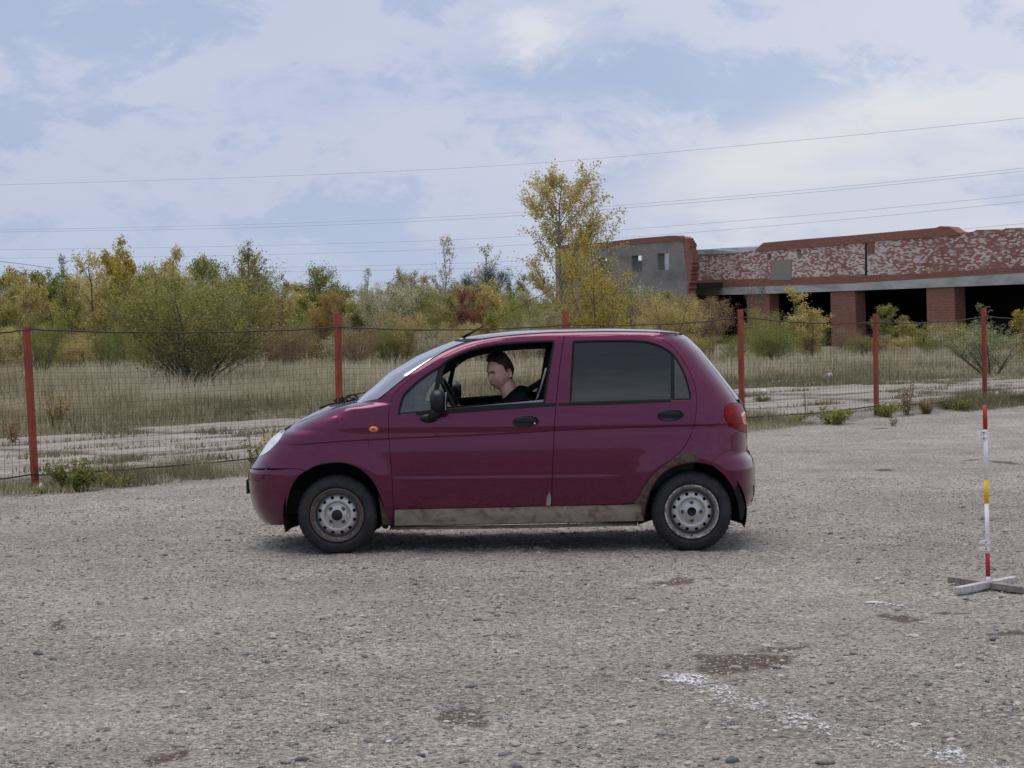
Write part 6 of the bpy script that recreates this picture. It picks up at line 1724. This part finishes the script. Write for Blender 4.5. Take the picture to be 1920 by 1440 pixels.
for i in range(26):
    px = -90 + i * 24 if i < 24 else 700 + i * 3; D = rv.uniform(78, 96); yt = rv.uniform(488, 522)
    m_ = pick('sapling in the far thicket', px, ['olive', 'gold', 'pale', 'olive', 'green'])
    plant(rv.choice(['sap0', 'sap1', 'sap2', 'sap3']), m_, px, yt, D, rv.uniform(70, 105), blab('sapling in the far thicket', m_, px), 'tree', 'saplings in the thicket behind the field', 'tree')
for i in range(18):
    px = 540 + i * 24; D = rv.uniform(80, 104); yt = rv.uniform(516, 548)
    m_ = pick('leafy sapling in the thicket', px, ['olive', 'gold', 'pale', 'green'])
    plant(rv.choice(['sap0', 'sap1', 'bush1', 'bush2']), m_, px, yt, D, rv.uniform(80, 120), blab('leafy sapling in the thicket', m_, px), 'tree', 'saplings in the thicket behind the field', 'tree')
for i in range(30):
    px = -160 + i * 40 + rv.uniform(-18, 18); D = rv.uniform(60, 70); yt = rv.uniform(576, 622)
    if 560 < px < 640: continue
    m_ = pick('low shrub on the field edge', px, ['olive', 'gold', 'pale', 'green', 'brown'])
    plant(rv.choice(['bush0', 'bush1', 'bush2']), m_, px, yt, D, rv.uniform(60, 110), blab('low shrub on the field edge', m_, px), 'bush', 'low shrubs along the field edge', 'bush')
for i in range(22):
    px = 1170 + i * 40 + rv.uniform(-18, 18); D = rv.uniform(60, 84); yt = rv.uniform(600, 634)
    m_ = pick('low shrub', px, ['olive', 'gold', 'brown', 'green'])
    plant(rv.choice(['bush0', 'bush1', 'bush2']), m_, px, yt, D, rv.uniform(50, 90), blab('low shrub', m_, px), 'bush', 'low shrubs along the brick hall', 'bush')

# ------------------------------------------------------------------ GRASS
def blades(X, Y, Z, h, wd, rr, bend=0.35, col=None):
    n = len(X); a = rr.uniform(0, 2 * np.pi, n); dx_ = np.cos(a); dy_ = np.sin(a); b = rr.uniform(0.05, bend, n) * h; a2 = rr.uniform(0, 2 * np.pi, n)
    lx, ly = np.cos(a2) * b, np.sin(a2) * b
    P = np.zeros((n, 5, 3))
    P[:, 0] = np.stack([X - dx_ * wd, Y - dy_ * wd, Z], 1); P[:, 1] = np.stack([X + dx_ * wd, Y + dy_ * wd, Z], 1)
    P[:, 2] = np.stack([X + lx * .35 + dx_ * wd * .8, Y + ly * .35 + dy_ * wd * .8, Z + h * .55], 1); P[:, 3] = np.stack([X + lx * .35 - dx_ * wd * .8, Y + ly * .35 - dy_ * wd * .8, Z + h * .55], 1)
    P[:, 4] = np.stack([X + lx, Y + ly, Z + h], 1)
    o = np.arange(n)[:, None] * 5
    F = np.concatenate([o + np.array([[0, 1, 2]]), o + np.array([[0, 2, 3]]), o + np.array([[3, 2, 4]])])
    at__ = np.repeat(col if col is not None else rr.random(n), 5)
    return P.reshape(-1, 3), F, at__
m_grass = leafmat('dry_field_grass', S((0.13, 0.13, 0.065), (0.24, 0.22, 0.12), (0.36, 0.31, 0.18), (0.50, 0.43, 0.28), (0.62, 0.55, 0.40)), 0.25)
def field():
    rr = np.random.default_rng(77); n = 240000
    U = rr.uniform(-0.37, 0.33, n); D = (26 ** 0.45 + rr.random(n) * (84 ** 0.45 - 26 ** 0.45)) ** (1 / 0.45); X = U * D
    off = (X - FP[0]) * FN[0] + (D - FP[1]) * FN[1]
    edge = 7.7 + (vnoise(X * .6, D * .6, 61) - .5) * 1.6 + (vnoise(X * 2.2, D * 2.2, 62) - .5) * .7 - np.clip((X - 3) * 0.35, 0, 1.7)
    den = vnoise(X * 0.35, D * 0.22, 63); den2 = vnoise(X * 1.5, D * 1.1, 64)
    k = (off > edge) & (den * .5 + den2 * .6 + rr.random(n) * .5 > 0.55); X, D, off, edge, den = X[k], D[k], off[k], edge[k], den[k]
    n = len(X); tall = np.clip((off - edge) / 9.0, 0.10, 1)
    h = (0.10 + 0.36 * tall * (0.25 + vnoise(X * .9, D * .5, 81) * .9)) * rr.uniform(.4, 1.35, n) * np.where(D > 60, .9, 1)
    col = np.clip(0.26 + 0.42 * tall + (vnoise(X * .5, D * .25, 65) - .5) * .8 + (vnoise(X * 2.1, D * .9, 82) - .5) * .5 + rr.normal(0, .16, n), 0, 1)
    wd = 0.0045 + 0.00011 * D
    V, F, A = blades(X, D, gz_np(D) - 0.04, h, wd, rr, 0.4, col)
    setp(link('field_grass', np_mesh('field_grass', V, F, A), m_grass), 'tall dry grass of the overgrown field', 'grass', None, 'stuff')
field()
def verge():
    rr = np.random.default_rng(78); n = 110000
    s = rr.uniform(-8, 24, n); o = rr.normal(0.12, 0.36, n)
    den = vnoise(s * 0.55, o * 0 + 3, 66) * .75 + vnoise(s * 2.2, o * 1.5, 67) * .45
    k = (den + rr.random(n) * .35 > 0.80) & (o > -0.50) & (o < 1.15); s, o, den = s[k], o[k], den[k]
    X = FP[0] + FU[0] * s + FN[0] * o; Y = FP[1] + FU[1] * s + FN[1] * o; n = len(X)
    h = (0.05 + 0.36 * np.clip(den - .45, 0, 1) * rr.uniform(.3, 1.6, n)) * np.exp(-((o - .1) / .55) ** 2) + 0.03
    col = np.clip(0.35 + (vnoise(s * .9, o * 2, 68) - .5) * .9 + rr.normal(0, .2, n), 0, 1)
    V, F, A = blades(X, Y, np.full(n, -0.04), h, 0.0038, rr, 0.6, col)
    setp(link('verge_grass', np_mesh('verge_grass', V, F, A), m_grass), 'strip of rough grass along the foot of the fence', 'grass', None, 'stuff')
    # weeds in the joints of the slabs
    n = 26000; s = rr.uniform(-12, 28, n); row = rr.choice([1.1, 2.62, 4.13, 5.63, 7.2], n); o = row + rr.normal(0, .05, n)
    den = vnoise(s * 0.8, row * 7, 69); k = den + rr.random(n) * .3 > .72; s, o = s[k], o[k]
    X = FP[0] + FU[0] * s + FN[0] * o; Y = FP[1] + FU[1] * s + FN[1] * o; n = len(X)
    V, F, A = blades(X, Y, gz_np(Y) - .02, rr.uniform(.03, .11, n), 0.006, rr, .9, np.clip(rr.normal(.25, .2, n), 0, 1))
    # scattered low clumps on the slabs
    m = 70; cs = rr.uniform(-8, 26, m); co_ = rr.uniform(1.5, 7.2, m); idx = rr.integers(0, m, 9000)
    s = cs[idx] + rr.normal(0, .22, 9000); o = co_[idx] + rr.normal(0, .07, 9000)
    X = FP[0] + FU[0] * s + FN[0] * o; Y = FP[1] + FU[1] * s + FN[1] * o
    V2, F2, A2 = blades(X, Y, gz_np(Y) - .0, rr.uniform(.03, .10, 9000), 0.006, rr, .9, np.clip(rr.normal(.25, .2, 9000), 0, 1))
    setp(link('joint_weeds', np_mesh('joint_weeds', np.concatenate([V, V2]), np.concatenate([F, F2 + len(V)]), np.concatenate([A, A2])), m_grass), 'low weeds growing in the joints of the concrete slabs', 'weeds', None, 'stuff')
verge()

# earth curb under the fence
def verge_soil():
    V = []; F = []; A = []
    ss = np.linspace(-20, 34, 700); oo = np.linspace(-0.42, 1.15, 12)
    S_, O_ = np.meshgrid(ss, oo, indexing='ij'); X = FP[0] + FU[0] * S_ + FN[0] * O_; Y = FP[1] + FU[1] * S_ + FN[1] * O_
    Z = 0.045 * np.exp(-((O_ - .15) / .32) ** 2) * (0.4 + vnoise(S_ * 1.3, O_ * 2, 71)) + (vnoise(X * 9, Y * 9, 72) - .5) * .03 - 0.012
    n, k = S_.shape; idx = np.arange(n * k).reshape(n, k); f = np.stack([idx[:-1, :-1], idx[:-1, 1:], idx[1:, 1:], idx[1:, :-1]], -1).reshape(-1, 4)
    mt = patchy('verge_soil_material', [(0.10, 0.085, 0.06), (0.19, 0.165, 0.135), (0.27, 0.24, 0.21)], 3.5, bump=1.0, bscale=30, bdist=.02)
    setp(link('verge_soil', np_mesh('verge_soil', np.stack([X, Y, Z], -1).reshape(-1, 3), f, smooth=True), mt), kind='structure', label='low bank of soil along the foot of the fence')
verge_soil()

# ------------------------------------------------------------------ WEEDS one can point at
def weed_tpl(key, seed, n_st, H, sp, leaf_n, leaf, asp):
    r = random.Random(seed); wd = BM(); segs = []
    for i in range(n_st):
        a = r.uniform(0, 6.28); tp = Vector((math.cos(a) * sp * r.uniform(.1, .5), math.sin(a) * sp * r.uniform(.1, .5), H * r.uniform(.55, 1)))
        b0 = Vector((tp.x * .2, tp.y * .2, 0)); md = b0.lerp(tp, .5) + Vector((0, 0, H * .08)); wd.tube([b0, md, tp], [.004, .003, .0015], 4, False); segs += [(b0, md), (md, tp)]
    rr = np.random.default_rng(seed); idx = rr.integers(0, len(segs), leaf_n)
    A0 = np.array([s[0][:] for s in segs])[idx]; A1 = np.array([s[1][:] for s in segs])[idx]
    C = A0 + (A1 - A0) * rr.random((leaf_n, 1)) + rr.normal(0, .025, (leaf_n, 3)); C[:, 2] = np.abs(C[:, 2])
    V, F = leaf_quads(C, leaf, rr, asp)
    TPL[key] = (np_mesh('stem', wd.v, wd.f, smooth=True), np_mesh('leaf_mass', V, F, np.repeat(rr.random(leaf_n), 4)), H, sp)
weed_tpl('weed0', 1, 26, 0.4, 0.6, 1500, 0.045, 2.2); weed_tpl('weed1', 2, 9, 0.6, 0.3, 260, 0.045, 2.0); weed_tpl('weed2', 3, 40, 0.3, 0.7, 1800, 0.05, 4)
weed_tpl('stalk', 4, 4, 0.9, 0.25, 90, 0.035, 2.0)
def weed(key, mat, px, pyb, ytop, wpx, lab):
    d = ray(px, pyb); base_ = CAMP + d * (-CAMH / d.z); e = plant(key, mat, px, ytop, base_.y, wpx, lab, 'weed', None, 'weed', base=base_)
    for c in e.children:
        c.name = 'stem' if c.name.startswith('trunk') else 'foliage'
for w_ in [('weed0', 'green', 140, 918, 852, 120, 'dark green leafy weed clump right of the foot of the first red post'),
           ('weed2', 'olive', 95, 922, 902, 90, 'low creeping weed touching the foot of the first red post'),
           ('weed2', 'olive', 215, 912, 880, 80, 'pale grassy tuft right of the dark weed clump'),
           ('weed1', 'olive', 480, 882, 800, 60, 'tall ragged weed in front of the bumper of the car, by the fence'),
           ('weed1', 'gold', 508, 862, 782, 50, 'dry yellowish weed behind the headlight'),
           ('weed0', 'green', 1562, 795, 757, 90, 'dark green weed clump between the fourth and fifth red posts'),
           ('weed2', 'olive', 1480, 792, 772, 90, 'low pale weed near the white foam block'),
           ('stalk', 'brown', 1512, 778, 706, 22, 'dark dry stalk standing between the fourth and fifth red posts'),
           ('weed1', 'brown', 1700, 778, 700, 50, 'reddish brown dry weed right of the fifth red post'),
           ('weed0', 'brown', 1738, 776, 742, 44, 'dark wilted weed between the fifth and rightmost red posts'),
           ('weed2', 'olive', 1660, 782, 748, 60, 'green grass tuft at the foot of the fifth red post'),
           ('weed2', 'green', 1795, 770, 742, 80, 'grass tuft left of the foot of the rightmost red post'),
           ('weed2', 'green', 1908, 758, 742, 50, 'small green tuft at the right edge of the gravel'),
           ('weed1', 'orange', 105, 800, 712, 60, 'rusty brown weed beyond the fence, right of the first red post'),
           ('weed1', 'red', 25, 830, 770, 50, 'thin brown weed at the left edge beyond the fence'),
           ('weed1', 'brown', 470, 780, 752, 40, 'small brown weed on the far edge of the concrete strip left of the car'),
           ('weed0', 'green', 1430, 752, 738, 40, 'small green weed behind the fourth red post'),
           ('weed1', 'brown', 1675, 800, 770, 20, 'short dry twig by the gravel edge')]:
    weed(*w_)

# ------------------------------------------------------------------ LITTER, ROCK
m_litter = pm('white_litter', (0.72, 0.72, 0.72), 0.6, var=.1, vscale=30)
def litter(name, px, py, wpx, hpx, lab, cat, kind='bag', mat=None, z0=0.0):
    d = ray(px, py); base_ = CAMP + d * (-CAMH / d.z); k = FPX / base_.y; r = random.Random(int(px)); w_, h_ = wpx / k, hpx / k
    b_ = BM()
    if kind == 'bag':
        v, f = IV2, IF2
        V = [(p[0] * w_ / 2 * (1 + .35 * mnoise.noise(Vector(p) * 2.3 + Vector((px, 0, 0)))), p[1] * w_ * .35, max(-.1, p[2]) * h_ * .8 * (1 + .6 * mnoise.noise(Vector(p) * 3 + Vector((0, px, 0)))) + h_ * .2) for p in v]
        b_.add(V, [tuple(q) for q in f])
    elif kind == 'block': b_.box((0, 0, h_ / 2), (w_, w_ * .6, h_), Matrix.Rotation(.2, 3, 'Z'))
    o_ = b_.obj(name, mat or m_litter, None, kind == 'rock', loc=(base_.x, base_.y, gz(base_.x, base_.y) + z0)); setp(o_, lab, cat)
    return o_
litter('crushed_cup', 76, 921, 18, 13, 'crushed white plastic cup left of the foot of the first red post', 'litter', z0=.01)
litter('plastic_bag', 343, 893, 26, 8, 'grey white plastic bag in the grass under the fence', 'litter', mat=pm('grey_plastic', (0.45, 0.46, 0.48), .5), z0=.01)
litter('foam_block', 1412, 795, 30, 11, 'pale foam block lying behind the tail light of the car', 'litter', 'block', z0=.01)
litter('paper_scrap', 1433, 736, 12, 7, 'white paper scrap on the slabs right of the fourth red post', 'litter')
litter('paper_scrap', 1870, 742, 9, 8, 'white paper scrap right of the rightmost red post', 'litter')
litter('plastic_wrapper', 1526, 716, 8, 3, 'tiny white wrapper left of the pale boulder', 'litter')
litter('boulder', 1553, 706, 21, 13, 'pale rounded boulder lying at the edge of the dry grass', 'boulder', 'bag', pm('pale_rock', (0.40, 0.38, 0.36), .9, var=.2, bump=.5))
litter('rubble_heap', 1464, 713, 40, 5, 'low heap of pale rubble left of the boulder', 'rubble', 'bag', pm('pale_rubble', (0.36, 0.33, 0.30), .9, var=.3, bump=1))
litter('concrete_rubble', 855, 655, 1, 1, 'x', 'x') if False else None
litter('stone_chip', 1355, 770, 1, 1, 'x', 'x') if False else None
